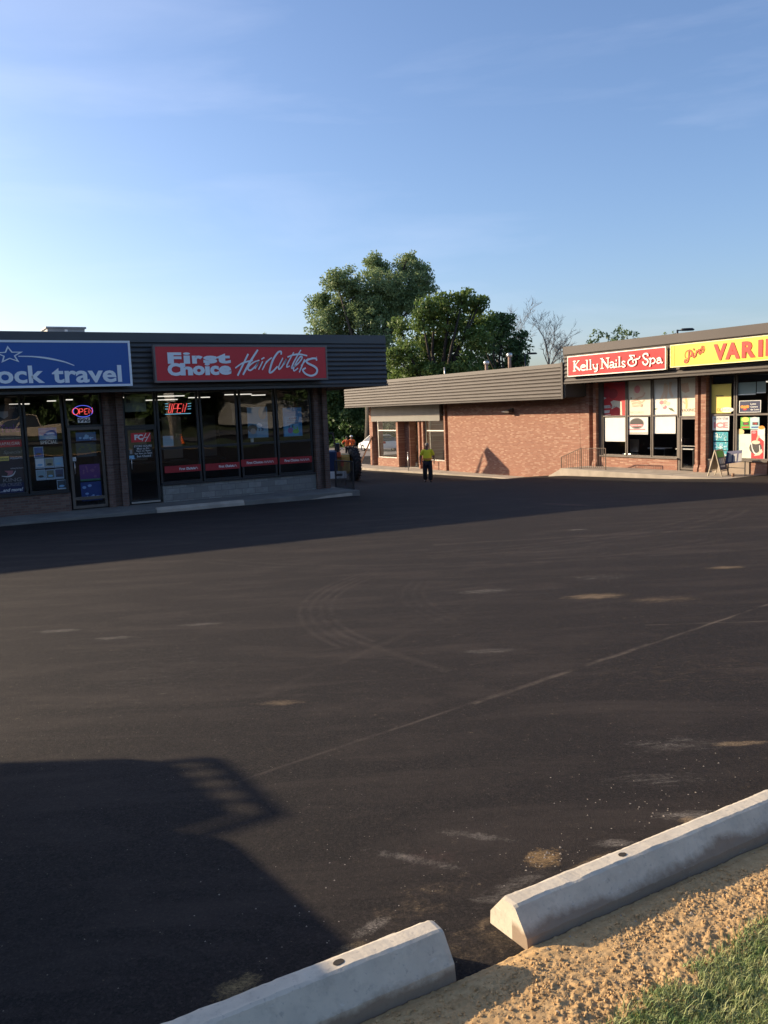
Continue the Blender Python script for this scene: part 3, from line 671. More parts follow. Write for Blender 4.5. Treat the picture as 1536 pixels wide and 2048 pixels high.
PR = Plane('Y', 22.82)
u0 = PR.px(*z1(1338, 380))[0]; u1 = PR.px(650, 722)[0]; v1 = PR.px(480, 691)[1]; v0 = PR.px(480, 763)[1]
M_rfr = mat('bronze_sign_frame', (0.16, 0.13, 0.12), .4)
S = signbox('shop_sign', PR, u0, v0, u1, v1, M_red, M_rfr, 'red box sign with block and script lettering above the hair salon', .05, .16)
PR2 = Plane('Y', 22.82-.165); mb = MB()
for ch, l, r, tp, bt in [('F', (112, 200), (398, 200), (250, 100), (200, 332)), ('i', (432, 200), (582, 250), (500, 100), (520, 332)), ('r', (615, 250), (836, 250), (700, 165), (680, 330)), ('s', (845, 250), (1130, 250), (1000, 168), (1000, 328)), ('t', (1108, 230), (1405, 230), (1250, 122), (1300, 328)),
                         ('C', (112, 450), (392, 450), (280, 318), (290, 582)), ('h', (375, 450), (632, 450), (430, 318), (450, 572)), ('o', (632, 470), (880, 470), (760, 372), (760, 568)), ('i', (878, 450), (985, 450), (930, 315), (940, 566)), ('c', (985, 470), (1170, 470), (1100, 372), (1100, 566)), ('e', (1165, 470), (1425, 470), (1290, 370), (1300, 560))]:
    PR2.ptext(mb, ch, c2(*l), c2(*r), c2(*tp), c2(*bt), .001*(ord(ch) % 5)*.3, M_pale, bold=.02 if ch == 'i' else .055)
mb.build('block_lettering', S)
mb = MB(); k = 0
for w_, pts in [(42, [(272, 160), (100, 515)]), (42, [(435, 90), (300, 300), (192, 500)]), (30, [(60, 390), (160, 320), (270, 280), (350, 265)]),
               (30, [(462, 262), (380, 290), (300, 350), (272, 410), (320, 430), (400, 360), (450, 290), (395, 400)]), (30, [(520, 285), (455, 415)]), (34, [(505, 240), (545, 218)]),
               (30, [(590, 280), (518, 420)]), (28, [(560, 330), (620, 260), (675, 218)]),
               (38, [(838, 155), (835, 112), (780, 130), (700, 250), (650, 400), (640, 470), (690, 455), (770, 370)]),
               (28, [(865, 225), (800, 360), (800, 415), (850, 370), (925, 240), (890, 330)]), (28, [(1050, 130), (960, 290), (930, 375), (980, 360)]), (30, [(1170, 90), (1060, 280), (1015, 395), (1050, 380)]),
               (34, [(950, 205), (1050, 168), (1160, 160), (1275, 182)]), (30, [(1065, 370), (1150, 290), (1195, 215), (1165, 200), (1100, 290), (1050, 400), (1060, 440), (1120, 400)]),
               (30, [(1235, 250), (1190, 360), (1148, 462)]), (26, [(1180, 350), (1240, 280), (1300, 235)]),
               (42, [(1440, 258), (1430, 232), (1360, 232), (1275, 265), (1290, 310), (1400, 365), (1450, 420), (1430, 490), (1350, 525), (1260, 495), (1205, 430), (1250, 395)]), (14, [(1434, 208), (1446, 208)])]:
    k += 1; PR2.stroke(mb, [PR2.px(*c1(*p)) for p in pts], w_*.00148*1.05, .0006*k, M_pale, taper=.25)
mb.build('script_lettering', S)

# ================================================================== RIGHT BUILDINGS
XW, XF = 27.0, 25.8
WR = Plane('X', XW)
NB = empty('shop_building', (27.5, 20, -2.9), 'tall brick shop building with grey brown fascia and a nail salon window', 'building')
mb = MB(); Z0, Z1 = -3.3, 0.78
def pierX(ya, yb, z0=Z0, z1=Z1, x0=XW, x1=XW+.4): mb.box(x0, x1, min(ya, yb), max(ya, yb), z0, z1, M_brickX)
pierX(28.6, 28.03, -4.2); pierX(28.03-.002, 27.79+.002, x0=XW+.24); pierX(27.79, 27.61)
pierX(27.61-.002, 23.27, z1=-2.43, x0=XW+.14, x1=XW+.42)          # low wall under the nail salon glass
pierX(22.30, 22.17); pierX(22.168, 22.032, x0=XW+.24); pierX(22.03, 21.80)
pierX(19.95, 19.26, z1=-2.43, x0=XW+.14, x1=XW+.42); pierX(19.10, 18.6)
pierX(18.6-.002, 6)
mb.box(XW+.42, XW+14, 28.3, 28.6, -4.6, 2.0, M_brickX); mb.build('brick_wall', NB)
for ya, yb in ((27.82, 27.58), (22.06, 21.77), (22.33, 22.14)):
    mb = MB()
    mb.prism([(0, -3.0), (.06, -3.0), (.06, -2.8), (0, -2.62)], lambda p, q, t: Vector((XW-.001-p, t, q)), yb, ya, M_brickX); mb.build('pier_foot', NB)
prof = slat_profile(0.76, 2.34, 0.34, 7, depth=.045)
mb = MB(); mb.prism(prof, lambda p, q, t: Vector((XF-p, t, q)), 5, 28.25, M_slatL)
mb.build('fascia', NB)
mb = MB(); mb.box(XF-.075, XF-.05, 5, 28.27, 2.02, 2.36, M_cap); mb.box(XF-.075, 40, 28.255, 28.28, 2.02, 2.36, M_cap); mb.build('roof_cap', NB)
mb = MB(); mb.box(XF+.07, 28, 5, 28.2, .785, .86, M_soff); mb.box(XF-.03, 40, 28.2, 28.29, .20, 2.0, M_soff); mb.build('soffit', NB)
mb = MB(); mb.box(XF+.1, 40, 5, 28.2, 2.1, 2.2, M_roof); mb.build('roof', NB)
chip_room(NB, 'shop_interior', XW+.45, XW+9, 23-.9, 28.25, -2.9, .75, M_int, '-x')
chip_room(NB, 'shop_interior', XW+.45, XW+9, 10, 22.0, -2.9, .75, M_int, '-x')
xg = XW+.18
for a, b in ((27.40, 26.02), (25.98, 24.63), (24.59, 23.27)):
    window(NB, -a, -b, -2.40, 0.79, [-0.71], M_frame, M_glass, 'X', xg, fw=.05)
mb = MB(); mb.box(XW+.08, XW+.20, 23.24, 27.59, -2.455, -2.401, M_frame); mb.build('window_sill', NB)
mb = MB(); mb.box(XW+.155, XW+.3, 27.405, 27.60, -2.4, .78, M_frame); mb.build('window_jamb', NB)
door(NB, -23.15, -22.33, -2.86, -.80, M_frame, M_glassD, 'X', xg, hand='left', push=-1.92, rails=())
window(NB, -23.23, -22.31, -.79, .79, [], M_frame, M_glass, 'X', xg, fw=.05)
mb = MB(); mb.box(xg-.02, xg+.08, 23.16, 23.26, -2.9, -.80, M_frame); mb.build('door_jamb', NB)
# kick-plate of the door and grey box beside it
# variety shop windows
window(NB, -21.78, -20.66, -2.38, 0.79, [-0.72], M_frame, M_glass, 'X', xg, fw=.05)
window(NB, -20.62, -19.22, -2.38, 0.79, [-0.72], M_frame, M_glass, 'X', xg, fw=.06)
window(NB, -19.18, -18.6, -2.85, 0.79, [-0.72], M_frame, M_glassD, 'X', xg, fw=.06)
mb = MB(); mb.box(XW+.06, XW+.2, 19.2, 21.79, -2.44, -2.385, M_frame)
mb.build('window_sill', NB)
M_tan = noisy('tan_painted_panel', (0.30, 0.235, 0.17), (0.26, 0.2, 0.15), 3, .7)
mb = MB(); mb.box(XW+.10, XW+.4, 19.96, 21.79, -3.2, -2.442, M_tan); mb.build('wall_panel', NB)
for y0, z in ((24.2, .5), (26, .5), (20.2, .45)):
    m_ = MB(); m_.box(XW+3, XW+3.1, y0, y0+1.2, z, z+.05, M_lamp); m_.build('ceiling_light', NB)

WB = empty('low_building', (28, 38, -3.6), 'lower vacant brick building with wide beige grey fascia and corner doorway', 'building')
mb = MB(); Z1 = 0.16
mb.box(XW, XW+.3, 28.62, 39.05, -4.3, Z1, M_brickX)
mb.box(XW+.22, XW+.4, 39.052, 39.298, -4.3, Z1, M_brickX); mb.box(XW-.02, XW+.3, 39.30, 39.44, -4.3, Z1, M_brickX)
mb.box(XW+.06, XW+.32, 39.45, 41.56, -4.3, -3.10, M_brickX)
for a, b in ((41.58, 41.74), (41.98, 42.14)): mb.box(XW-.02, XW+.35, a, b, -4.3, Z1, M_brickX)
mb.box(XW+.25, XW+.5, 41.742, 41.978, -4.3, Z1, M_brickX)
mb.box(XW-.02, XW+.8, 44.40, 44.62, -4.3, Z1, M_brickX); mb.box(XW+.45, XW+.8, 43.8, 44.398, -4.3, Z1, M_brickX)
mb.box(XW+.06, XW+.32, 44.622, 47.10, -4.3, -3.10, M_brickX)
mb.box(XW+.2, XW+.5, 47.102, 47.45, -4.3, Z1, M_brickX); mb.box(XW-.06, XW+.3, 47.452, 47.86, -4.3, Z1, M_brickX)
mb.box(XW+3.0, XW+12, 47.5, 47.8, -4.3, Z1, M_brickX); mb.box(XW+.31, XW+3, 47.55, 47.8, -4.3, -3.10, M_brickX)
mb.build('brick_wall', WB)
prof = slat_profile(0.13, 1.68, 0.18, 8, depth=.045, base=.03)
mb = MB(); mb.prism(prof, lambda p, q, t: Vector((XF-p, t, q)), 28.30, 48.9, M_slatL)
mb.prism(prof, lambda p, q, t: Vector((t, 48.9+p, q)), XF, 40, M_slatL)
mb.build('fascia', WB)
mb = MB(); mb.box(XF-.10, XF-.06, 28.29, 28.40, .12, 1.72, M_slatL); mb.build('corner_trim', WB)
mb = MB(); mb.box(XF+.07, XW+13, 28.30, 48.8, 0.165, 0.24, M_soff); mb.build('soffit', WB)
mb = MB(); mb.box(XF+.1, 40, 28.65, 48.8, 1.5, 1.58, M_roof); mb.build('roof', WB)
mb = MB(); mb.box(XW-.16, XW-.02, 39.62, 47.4, -.80, .16, noisy('blank_grey_sign_board', (.12, .115, .105), (.145, .14, .125), 1, .5)); mb.box(XW-.17, XW-.161, 39.62, 47.4, -.50, -.46, M_frame); mb.build('blank_sign_board', WB)
mb = MB(); M_ti = mat('suspended_ceiling', (.5, .5, .48), .8)
mb.box(XW+.4, XW+12, 39.1, 47.5, -3.68, -3.6, noisy('vacant_floor', (.3, .28, .24), (.24, .22, .19), 2, .5)); mb.box(XW+.4, XW+12, 39.1, 47.5, -.55, -.5, M_ti)
mb.box(XW+6, XW+6.1, 39.2, 45.5, -3.6, -.55, M_intL); mb.box(XW+.4, XW+6, 39.1, 39.2, -3.6, -.55, M_intL); mb.box(XW+4.2, XW+4.4, 41.3, 42.0, -3.6, -.55, M_intL)
mb.build('vacant_interior', WB)
xg = XW+.12
window(WB, -47.10, -44.63, -3.09, -.62, [-1.37], M_alu, M_glass, 'X', xg, fw=.06)
window(WB, -41.55, -39.46, -3.09, -.62, [-1.37], M_alu, M_glass, 'X', xg, fw=.06)
window(WB, 27.5, 29.95, -3.09, -.62, [], M_frame, M_glass, 'Y', 47.6, fw=.06)
door(WB, -43.75, -42.2, -3.57, -1.15, M_frame, M_glassD, 'X', XW+.9, rails=(-3.3,))
window(WB, -43.78, -42.16, -1.14, -.55, [], M_frame, M_glassD, 'X', XW+.9, fw=.06)
# things on the low building
def lampbox():
    t = empty('wall_lamp', (XW, 33.4, -.35), 'small dark wall lamp fixed high on the brick wall', 'lamp')
    m = MB(); m.box(XW-.06, XW, 33.3, 33.5, -.42, -.22, M_black); m.build('bracket', t)
    m = MB(); m.prism([(0, 0), (.28, -.05), (.30, .08), (0, .14)], lambda p, q, s: Vector((XW-.06-p, s, -.40+q)), 33.25, 33.6, M_frame); m.build('lamp_head', t, bevel=.01)
    m = MB(); m.box(XW-.3, XW-.12, 33.61, 33.86, -.40, -.36, M_alu); m.build('visor', t)
lampbox()
for (x, y, ztop, zb, r), lb in zip([(29, 38.03, 2.40, 1.58, .09), (29, 36.01, 2.68, 1.58, .085)], ['shorter capped vent pipe on the low roof', 'taller capped vent pipe on the low roof nearest the tall building']):
    t = empty('roof_vent', (x, y, zb), lb, 'vent', 'vent pipes on the low roof')
    m = MB(); m.tube([(x, y, zb), (x, y, ztop-.16)], r, noisy('rusty_pipe', (.2, .12, .09), (.3, .2, .15), 9, .7), 12); m.build('pipe', t)
    m = MB(); m.tube([(x, y, ztop-.2), (x, y, ztop-.17), (x, y, ztop-.04), (x, y, ztop)], [r*1.4, r*1.7, r*1.7, r*1.0], M_alu, 14); m.build('cap', t)
t = MB(); t.tube([(29, 42.13, 1.58), (29, 42.13, 2.25)], .035, M_alu, 8); t.tube([(29, 42.13, 2.25), (29, 42.13, 2.29)], [.05, .03], M_alu, 8)
tag(t.build('vent_stack'), 'thin plain stack pipe on the low roof near the trees', 'pipe')

# walkways
def walk(name, pts, z, label=None, drop=.5, m=M_conc, joints=()):
    mb = MB(); A = [(x, y, (z(x, y) if callable(z) else z)) for x, y in pts]; B = [(x, y, q-drop) for x, y, q in A]; n = len(pts)
    mb.poly(A, m); mb.faces(A+B, [(i, (i+1) % n, n+(i+1) % n, n+i) for i in range(n)], m)
    o = mb.build(name, bevel=.012); o['kind'] = 'structure'; return o
ye = lambda x: 22.25+0.02*(x-2)
xs = fr(-14, 12.22, .9)
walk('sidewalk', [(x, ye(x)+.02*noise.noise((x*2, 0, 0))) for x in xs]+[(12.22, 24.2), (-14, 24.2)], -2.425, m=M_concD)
mb = MB(); mb.box(11.97, 12.21, 22.95, 27, -3.3, -2.5, M_conc); o = mb.build('concrete_pad'); o['kind'] = 'structure'
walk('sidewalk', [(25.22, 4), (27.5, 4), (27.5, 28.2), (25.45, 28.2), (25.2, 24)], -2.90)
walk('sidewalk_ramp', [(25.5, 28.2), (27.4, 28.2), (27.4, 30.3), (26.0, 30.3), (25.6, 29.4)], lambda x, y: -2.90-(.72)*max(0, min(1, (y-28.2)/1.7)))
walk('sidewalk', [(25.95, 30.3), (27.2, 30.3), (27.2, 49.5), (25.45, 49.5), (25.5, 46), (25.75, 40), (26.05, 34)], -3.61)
walk('sidewalk_joint', [(25.25, 21.9), (25.33, 21.9), (25.33, 21.93), (25.25, 21.93)], -2.893, drop=.01, m=M_soff)
# pale bumper stones along the left walkway
wheel_stop(6.0, 8.45, 22.28, -2.50, [6.4, 8.0], 'long grey concrete kerb lying against the walkway below the salon door', w=.24, h=.12, steps=20, m=M_conc)
wheel_stop(9.3, 11.95, 22.42, -2.54, [9.8, 11.6], 'grey concrete kerb lying at the corner of the salon walkway', w=.24, h=.10, steps=20, m=M_conc)

# ---- railings
def railing(name, label, pts, h, sp, m, r=.016, base=None):
    """pts: 3D points along the walkway; posts at pts, balusters between, top and bottom rail"""
    t = empty(name, pts[0], label, 'railing')
    pts = [Vector(p) for p in pts]; up = Vector((0, 0, h))
    for p in pts:
        a = MB(); a.bar(p-Vector((0, 0, .12)), p+up, r*2.2, r*2.2, m); a.build('post', t)
    a = MB()
    for p, q in zip(pts, pts[1:]): a.bar(p+up, q+up, r*2.4, r*1.6, m)
    a.build('top_rail', t)
    a = MB()
    for p, q in zip(pts, pts[1:]): a.bar(p+Vector((0, 0, .08)), q+Vector((0, 0, .08)), r*1.6, r*1.3, m)
    a.build('bottom_rail', t)
    for p, q in zip(pts, pts[1:]):
        n = max(1, round((q-p).length/sp))
        for k in range(1, n):
            c = p.lerp(q, k/n); a = MB(); a.bar(c+Vector((0, 0, .07)), c+up, r, r, m); a.build('baluster', t)
    return t
railing('railing', 'brown iron railing climbing beside the ramp at the nail salon', [(25.72, 28.45, -3.36), (25.72, 27.2, -2.93), (25.72, 25.76, -2.91)], .92, .12, M_rail, .014)
railing('railing', 'black iron railing at the corner end of the hair salon walkway', [(12.18, 22.75, -2.5), (12.18, 23.95, -2.5)], .93, .085, M_black, .016)
mb = MB(); mb.tube([(25.9, 41.6, -3.62), (25.9, 41.6, -2.62)], .03, M_alu, 8); mb.tube([(25.9, 41.6, -2.62), (25.9, 41.6, -2.54)], [.05, .03], M_alu, 8)
tag(mb.build('bollard'), 'thin metal post standing before the vacant doorway', 'post')
mb = MB(); mb.bar((26.35, 48.3, -3.6), (26.92, 47.5, -1.75), .14, .05, noisy('raw_timber', (.5, .33, .22), (.4, .26, .17), 8, .8))
tag(mb.build('plank'), 'wooden plank leaning against the corner of the low building', 'plank')

# ---- signs on the right
PK = Plane('X', 25.62)
u0, v0, u1, v1 = PK.px(*c3(35, 600))[0], PK.px(*c3(60, 940))[1], PK.px(*c4(1465, 400))[0], PK.px(*c4(1440, 45))[1]
S = signbox('shop_sign', PK, u0, v0, u1, v1, M_kred, M_cream, 'red panel sign with white serif lettering over the nail salon', .035, .10)
PK2 = Plane('X', 25.62-.105); mb = MB(); k = 0
for cf, w_, pts in [(c3, 48, [(190, 478), (190, 765)]), (c3, 20, [(148, 488), (235, 480)]), (c3, 20, [(148, 770), (235, 762)]), (c3, 22, [(205, 610), (315, 470)]), (c3, 46, [(210, 610), (350, 745)]), (c3, 16, [(285, 470), (340, 462)]),
    (c3, 32, [(388, 662), (510, 636), (490, 595), (430, 595), (380, 650), (395, 720), (450, 745), (515, 722)]), (c3, 40, [(565, 448), (568, 730)]), (c3, 16, [(523, 452), (565, 446)]), (c3, 18, [(530, 737), (608, 727)]),
    (c3, 40, [(667, 438), (668, 722)]), (c3, 16, [(625, 442), (667, 436)]), (c3, 18, [(630, 727), (710, 715)]), (c3, 34, [(755, 578), (762, 660), (795, 700), (855, 688)]), (c3, 16, [(725, 582), (778, 574)]), (c3, 34, [(868, 565), (870, 690), (850, 765), (785, 785)]), (c3, 16, [(840, 568), (892, 560)]),
    (c3, 26, [(1012, 405), (1010, 692)]), (c3, 48, [(1005, 405), (1188, 668)]), (c3, 26, [(1187, 385), (1187, 672)]), (c3, 18, [(958, 404), (1030, 396)]), (c3, 18, [(965, 697), (1056, 687)]), (c3, 18, [(1128, 390), (1226, 378)]),
    (c3, 30, [(1248, 525), (1300, 505), (1345, 525), (1355, 600), (1360, 665), (1390, 652)]), (c3, 28, [(1345, 585), (1265, 595), (1240, 635), (1275, 672), (1345, 640)]), (c3, 34, [(1427, 545), (1427, 655)]), (c3, 15, [(1390, 552), (1428, 545)]), (c3, 16, [(1388, 662), (1470, 650)]), (c3, 42, [(1425, 458), (1440, 456)]),
    (c4, 40, [(50, 350), (50, 642)]), (c4, 15, [(12, 354), (50, 347)]), (c4, 18, [(8, 647), (98, 636)]), (c4, 28, [(215, 500), (165, 482), (128, 510), (150, 555), (210, 592), (212, 630), (165, 650), (120, 622)]),
    (c4, 24, [(345, 308), (500, 308)]), (c4, 34, [(350, 312), (438, 402)]), (c4, 20, [(495, 305), (488, 350)]), (c4, 34, [(440, 402), (345, 440), (305, 510), (340, 590), (425, 618), (515, 580), (545, 510), (525, 440)]), (c4, 26, [(460, 520), (450, 462), (520, 425), (620, 402), (658, 340)]),
    (c4, 36, [(890, 315), (880, 265), (805, 258), (752, 310), (790, 390), (875, 440), (890, 515), (835, 580), (770, 560), (742, 500)]), (c4, 34, [(930, 412), (968, 405), (962, 560), (945, 632)]), (c4, 28, [(968, 420), (1050, 390), (1105, 440), (1085, 520), (1010, 548)]),
    (c4, 30, [(1162, 412), (1215, 378), (1262, 400), (1275, 470), (1285, 522), (1325, 512)]), (c4, 28, [(1265, 440), (1190, 452), (1160, 500), (1195, 540), (1265, 508)])]:
    k += 1; m_px = abs(PK2.px(*cf(600, 500))[0]-PK2.px(*cf(700, 490))[0])/100
    PK2.stroke(mb, [PK2.px(*cf(*p)) for p in pts], w_*.00175, .0005*k, M_cream)
mb.build('lettering', S)

PV = Plane('X', 25.60)
u0, v1, v0 = PV.px(*c5(20, 600))[0], PV.px(*c5(30, 315))[1], PV.px(*c5(40, 1000))[1]
S = signbox('shop_sign', PV, u0, v0, u0+7.2, v1, M_yel, mat('pale_yellow_trim', (.86, .78, .35), .4), 'long yellow panel sign with red capitals at the right edge', .03, .14)
PV2 = Plane('X', 25.60-.145); mb = MB()
for ch, l, r, tp, bt in [('V', (38, 400), (405, 370), (100, 388), (225, 830)), ('A', (358, 810), (760, 775), (560, 338), (420, 808)), ('R', (812, 540), (1192, 520), (1000, 298), (870, 772)), ('I', (1265, 500), (1388, 495), (1325, 262), (1325, 736)), ('E', (1468, 490), (1810, 470), (1620, 228), (1600, 706))]:
    PV2.ptext(mb, ch, c6(*l), c6(*r), c6(*tp), c6(*bt), .002, M_vred, bold=.05)
mb.build('block_lettering', S)
mb = MB(); k = 0; M_po = mat('burnt_orange_letter', (.52, .06, .008), .6)
for w_, pts in [(18, [(455, 715), (405, 690), (390, 600), (420, 520), (480, 475), (545, 445)]), (36, [(510, 480), (575, 478), (605, 550), (580, 640), (515, 668)]), (44, [(522, 480), (505, 690), (480, 800), (425, 850), (380, 820), (395, 770), (430, 765)]), (42, [(648, 545), (638, 650), (665, 688), (705, 640)]), (50, [(655, 435), (672, 445)]),
               (38, [(748, 475), (722, 640)]), (34, [(730, 580), (775, 500), (830, 440), (842, 490), (825, 560), (850, 585), (880, 540)]), (28, [(878, 470), (945, 420), (962, 355), (920, 345), (882, 430), (895, 520), (945, 530), (992, 410)])]:
    k += 1; PV2.stroke(mb, [PV2.px(*c5(*p)) for p in pts], w_*.00135, .0006*k, M_po)
mb.build('script_lettering', S)
t = MB(); PV2.rect(t, PV2.px(*c5(55, 500))[0], v0+.03, PV2.px(*c5(62, 500))[0], v1-.03, .001, M_black, .002); t.build('edge_seam', S)

# ================================================================== posters and notices
def board(name, label, pl, u0, v0, u1, v1, m, cat='poster', off=0.0, group=None, parent=None, th=.006):
    r = MB(); pl.rect(r, u0, v0, u1, v1, off, m, th); r.meta = (name, label, cat, group); return r
def fin(r, extra=None):
    name, label, cat, group = r.meta; return tag(r.build(name), label, cat, group)
def pxr(pl, l, r, t, b): return pl.px(*l)[0], pl.px(*b)[1], pl.px(*r)[0], pl.px(*t)[1]
def cmat(name, c, r=.6): return mat(name, c, r)
C_green = cmat('print_green', (.10, .45, .05)); C_teal = cmat('print_teal', (.05, .38, .45)); C_lteal = cmat('print_pale_teal', (.45, .68, .70)); C_navy = cmat('print_navy', (.03, .035, .10))
C_skin = cmat('print_skin', (.70, .48, .34)); C_skin2 = cmat('print_skin_pale', (.80, .64, .50)); C_pred = cmat('print_red', (.62, .03, .04)); C_grey = cmat('print_grey', (.28, .27, .27)); C_dk = cmat('print_dark', (.06, .05, .05)); C_lgrey = cmat('print_light_grey', (.62, .62, .62))
C_or = cmat('print_orange', (.85, .30, .03)); C_yel = cmat('print_yellow', (.85, .68, .16)); C_pink = cmat('print_pink', (.75, .25, .28)); C_lblue = cmat('print_light_blue', (.28, .52, .72)); C_blue = cmat('print_blue', (.03, .10, .33)); C_purple = cmat('print_purple', (.12, .03, .17)); C_cr = cmat('print_cream', (.80, .74, .60)); C_br = cmat('print_brown', (.30, .17, .09))
xgi = XW+.215+.02
PP = Plane('X', xgi)             # just behind the glass of the tall building
def s2(x, y): return (1180+x/6.982, 750+y/6.982)
def s1(x, y): return (1400+x/9.309, 760+y/9.309)
# upper window graphics
def petals(mb, pl, cx, cy, r, n, m, off, fl=.4):
    for k in range(n):
        a = 2*pi*k/n; pl.ellipse(mb, cx+r*.55*cos(a), cy+r*.5*sin(a), r*.45, r*fl*.5, off+.0004*k, m, 10)
b = board('window_graphic', 'red window graphic of rose petals and a hand, leftmost above the salon glass', PP, -27.36, -.68, -26.06, .77, C_pred, 'window graphic', group='printed graphics in the upper salon windows')
PP.polygon(b, [PP.px(*s2(*p)) for p in [(135, 300), (190, 315), (240, 285), (250, 310), (200, 340), (180, 400), (165, 410), (160, 350), (135, 325)]], .002, C_lgrey)
PP.polygon(b, [PP.px(*s2(*p)) for p in [(285, 375), (330, 352), (440, 370), (450, 560), (420, 560), (420, 470), (370, 440), (300, 480), (310, 420)]], .003, C_cr)
PP.polygon(b, [PP.px(*s2(*p)) for p in [(150, 430), (280, 420), (290, 460), (150, 470)]], .002, C_lgrey); PP.polygon(b, [PP.px(*s2(*p)) for p in [(150, 500), (280, 490), (270, 530), (150, 540)]], .002, C_lgrey)
PP.polygon(b, [PP.px(*s2(*p)) for p in [(150, 560), (290, 552), (290, 562), (150, 572)]], .002, M_white)
PP.ellipse(b, *PP.px(*s2(320, 260)), .28, .22, .0015, cmat('print_dark_red', (.33, .015, .03))); PP.ellipse(b, *PP.px(*s2(230, 240)), .22, .25, .0025, cmat('print_wine', (.40, .02, .04)))
PP.ptext(b, 'ARTIFICIAL', s2(150, 440), s2(380, 440), s2(250, 432), s2(250, 462), .005, C_grey); fin(b)
b = board('window_graphic', 'pale window graphic of fingers above the word manicures', PP, -25.94, -.68, -24.67, .77, C_cr, 'window graphic', group='printed graphics in the upper salon windows')
for p in ([(580, 370), (650, 350), (720, 380), (760, 350)], [(590, 400), (660, 385), (730, 420)], [(620, 350), (680, 320), (740, 300), (770, 250)], [(600, 430), (680, 420), (720, 430)]):
    PP.stroke(b, [PP.px(*s2(*q)) for q in p], .07, .002+.0005*len(b.f), C_skin)
PP.ellipse(b, *PP.px(*s2(680, 230)), .3, .3, .0015, C_skin2); PP.ellipse(b, *PP.px(*s2(660, 200)), .16, .16, .003, C_pink); PP.ellipse(b, *PP.px(*s2(575, 325)), .04, .04, .003, C_br)
PP.ptext(b, 'MANICURES', s2(490, 525), s2(750, 520), s2(620, 508), s2(620, 540), .004, cmat('print_tan', (.6, .5, .38))); fin(b)
b = board('window_graphic', 'pale window graphic of feet with flower petals', PP, -24.55, -.68, -23.31, .77, M_white, 'window graphic', group='printed graphics in the upper salon windows')
for p in ([(1050, 130), (1040, 230), (1010, 310), (990, 350)], [(1130, 110), (1120, 220), (1150, 300)], [(1080, 150), (1070, 260), (1060, 330)]):
    PP.stroke(b, [PP.px(*s2(*q)) for q in p], .13, .002+.0005*len(b.f), C_skin2)
for q, m in (((1050, 380), C_skin), ((1000, 385), C_pink), ((1090, 400), C_skin2), ((1045, 450), C_pink), ((1020, 420), C_cr)): PP.ellipse(b, *PP.px(*s2(*q)), .11, .08, .004+.0003*len(b.f) % .003, m)
PP.polygon(b, [PP.px(*s2(*p)) for p in [(860, 490), (900, 465), (950, 470), (900, 490)]], .006, cmat('print_olive', (.18, .22, .08)))
PP.polygon(b, [PP.px(*s2(*p)) for p in [(1090, 455), (1150, 465), (1185, 515), (1120, 490)]], .006, cmat('print_olive_dark', (.15, .18, .07))); fin(b)
b = board('window_graphic', 'pale window graphic of legs above the word waxing over the door', PP, -23.19, -.75, -22.35, .77, C_cr, 'window graphic', group='printed graphics in the upper salon windows')
PP.polygon(b, [PP.px(*s2(*p)) for p in [(1270, 120), (1370, 110), (1390, 230), (1330, 250), (1280, 220)]], .002, C_skin)
PP.ellipse(b, *PP.px(*s2(1335, 330)), .17, .12, .003, C_skin2); PP.stroke(b, [PP.px(*s2(*q)) for q in [(1340, 330), (1350, 400), (1345, 460)]], .1, .004, cmat('print_straw', (.75, .55, .25))); PP.stroke(b, [PP.px(*s2(*q)) for q in [(1300, 370), (1330, 400)]], .07, .005, C_skin)
PP.ptext(b, 'WAXING', s2(1255, 490), s2(1472, 485), s2(1360, 468), s2(1360, 512), .006, C_br); fin(b)
b = board('blank_poster', 'large blank white sheet in the left pane under the rose graphic', PP, -27.32, -1.80, -26.06, -.77, M_white, 'poster'); fin(b)
b = board('salon_poster', 'white poster with a dark oval emblem in the middle salon pane', PP, *pxr(PP, s2(490, 700), s2(810, 700), s2(650, 590), s2(650, 828)), M_white, 'poster')
PP.ellipse(b, *PP.px(*s2(652, 678)), .40, .235, .002, C_grey, 28); PP.ellipse(b, *PP.px(*s2(652, 674)), .36, .2, .003, C_dk, 28)
PP.polygon(b, [PP.px(*s2(*p)) for p in [(560, 690), (735, 688), (735, 715), (570, 720)]], .004, C_pink)
PP.ptext(b, 'NAILS SPA', s2(580, 704), s2(720, 704), s2(650, 696), s2(650, 712), .0045, M_white)
PP.stroke(b, [PP.px(*s2(*q)) for q in [(535, 762), (770, 760)]], .05, .002, C_pink, False); PP.stroke(b, [PP.px(*s2(*q)) for q in [(510, 812), (805, 810)]], .035, .003, C_br, False); fin(b)
b = board('blank_poster', 'blank white sheet in the pane beside the salon door', PP, *pxr(PP, s2(845, 700), s2(1195, 700), s2(1000, 578), s2(1000, 818)), M_white, 'poster'); fin(b)
# variety shop posters
b = board('window_poster', 'pale yellow poster in the narrow upper pane of the variety shop', PP, *pxr(PP, s1(210, 500), s1(578, 500), s1(400, 75), s1(400, 618)), C_yel, 'poster')
PP.ellipse(b, PP.px(*s1(500, 545))[0], PP.px(*s1(500, 555))[1], .30, .10, .002, M_white); PP.ptext(b, 'ICE', s1(440, 560), s1(570, 560), s1(500, 535), s1(500, 580), .004, cmat('print_pale_orange', (.8, .55, .4)), bold=.02)
PP.ptext(b, 'OLI', s1(315, 560), s1(420, 560), s1(360, 525), s1(360, 585), .004, C_or, bold=.02); PP.stroke(b, [PP.px(*s1(*q)) for q in [(300, 290), (440, 292)]], .03, .002, C_br, False); fin(b)
b = board('ice_poster', 'white poster with large red ice lettering', PP, *pxr(PP, s1(232, 800), s1(545, 800), s1(400, 675), s1(400, 938)), M_white, 'poster')
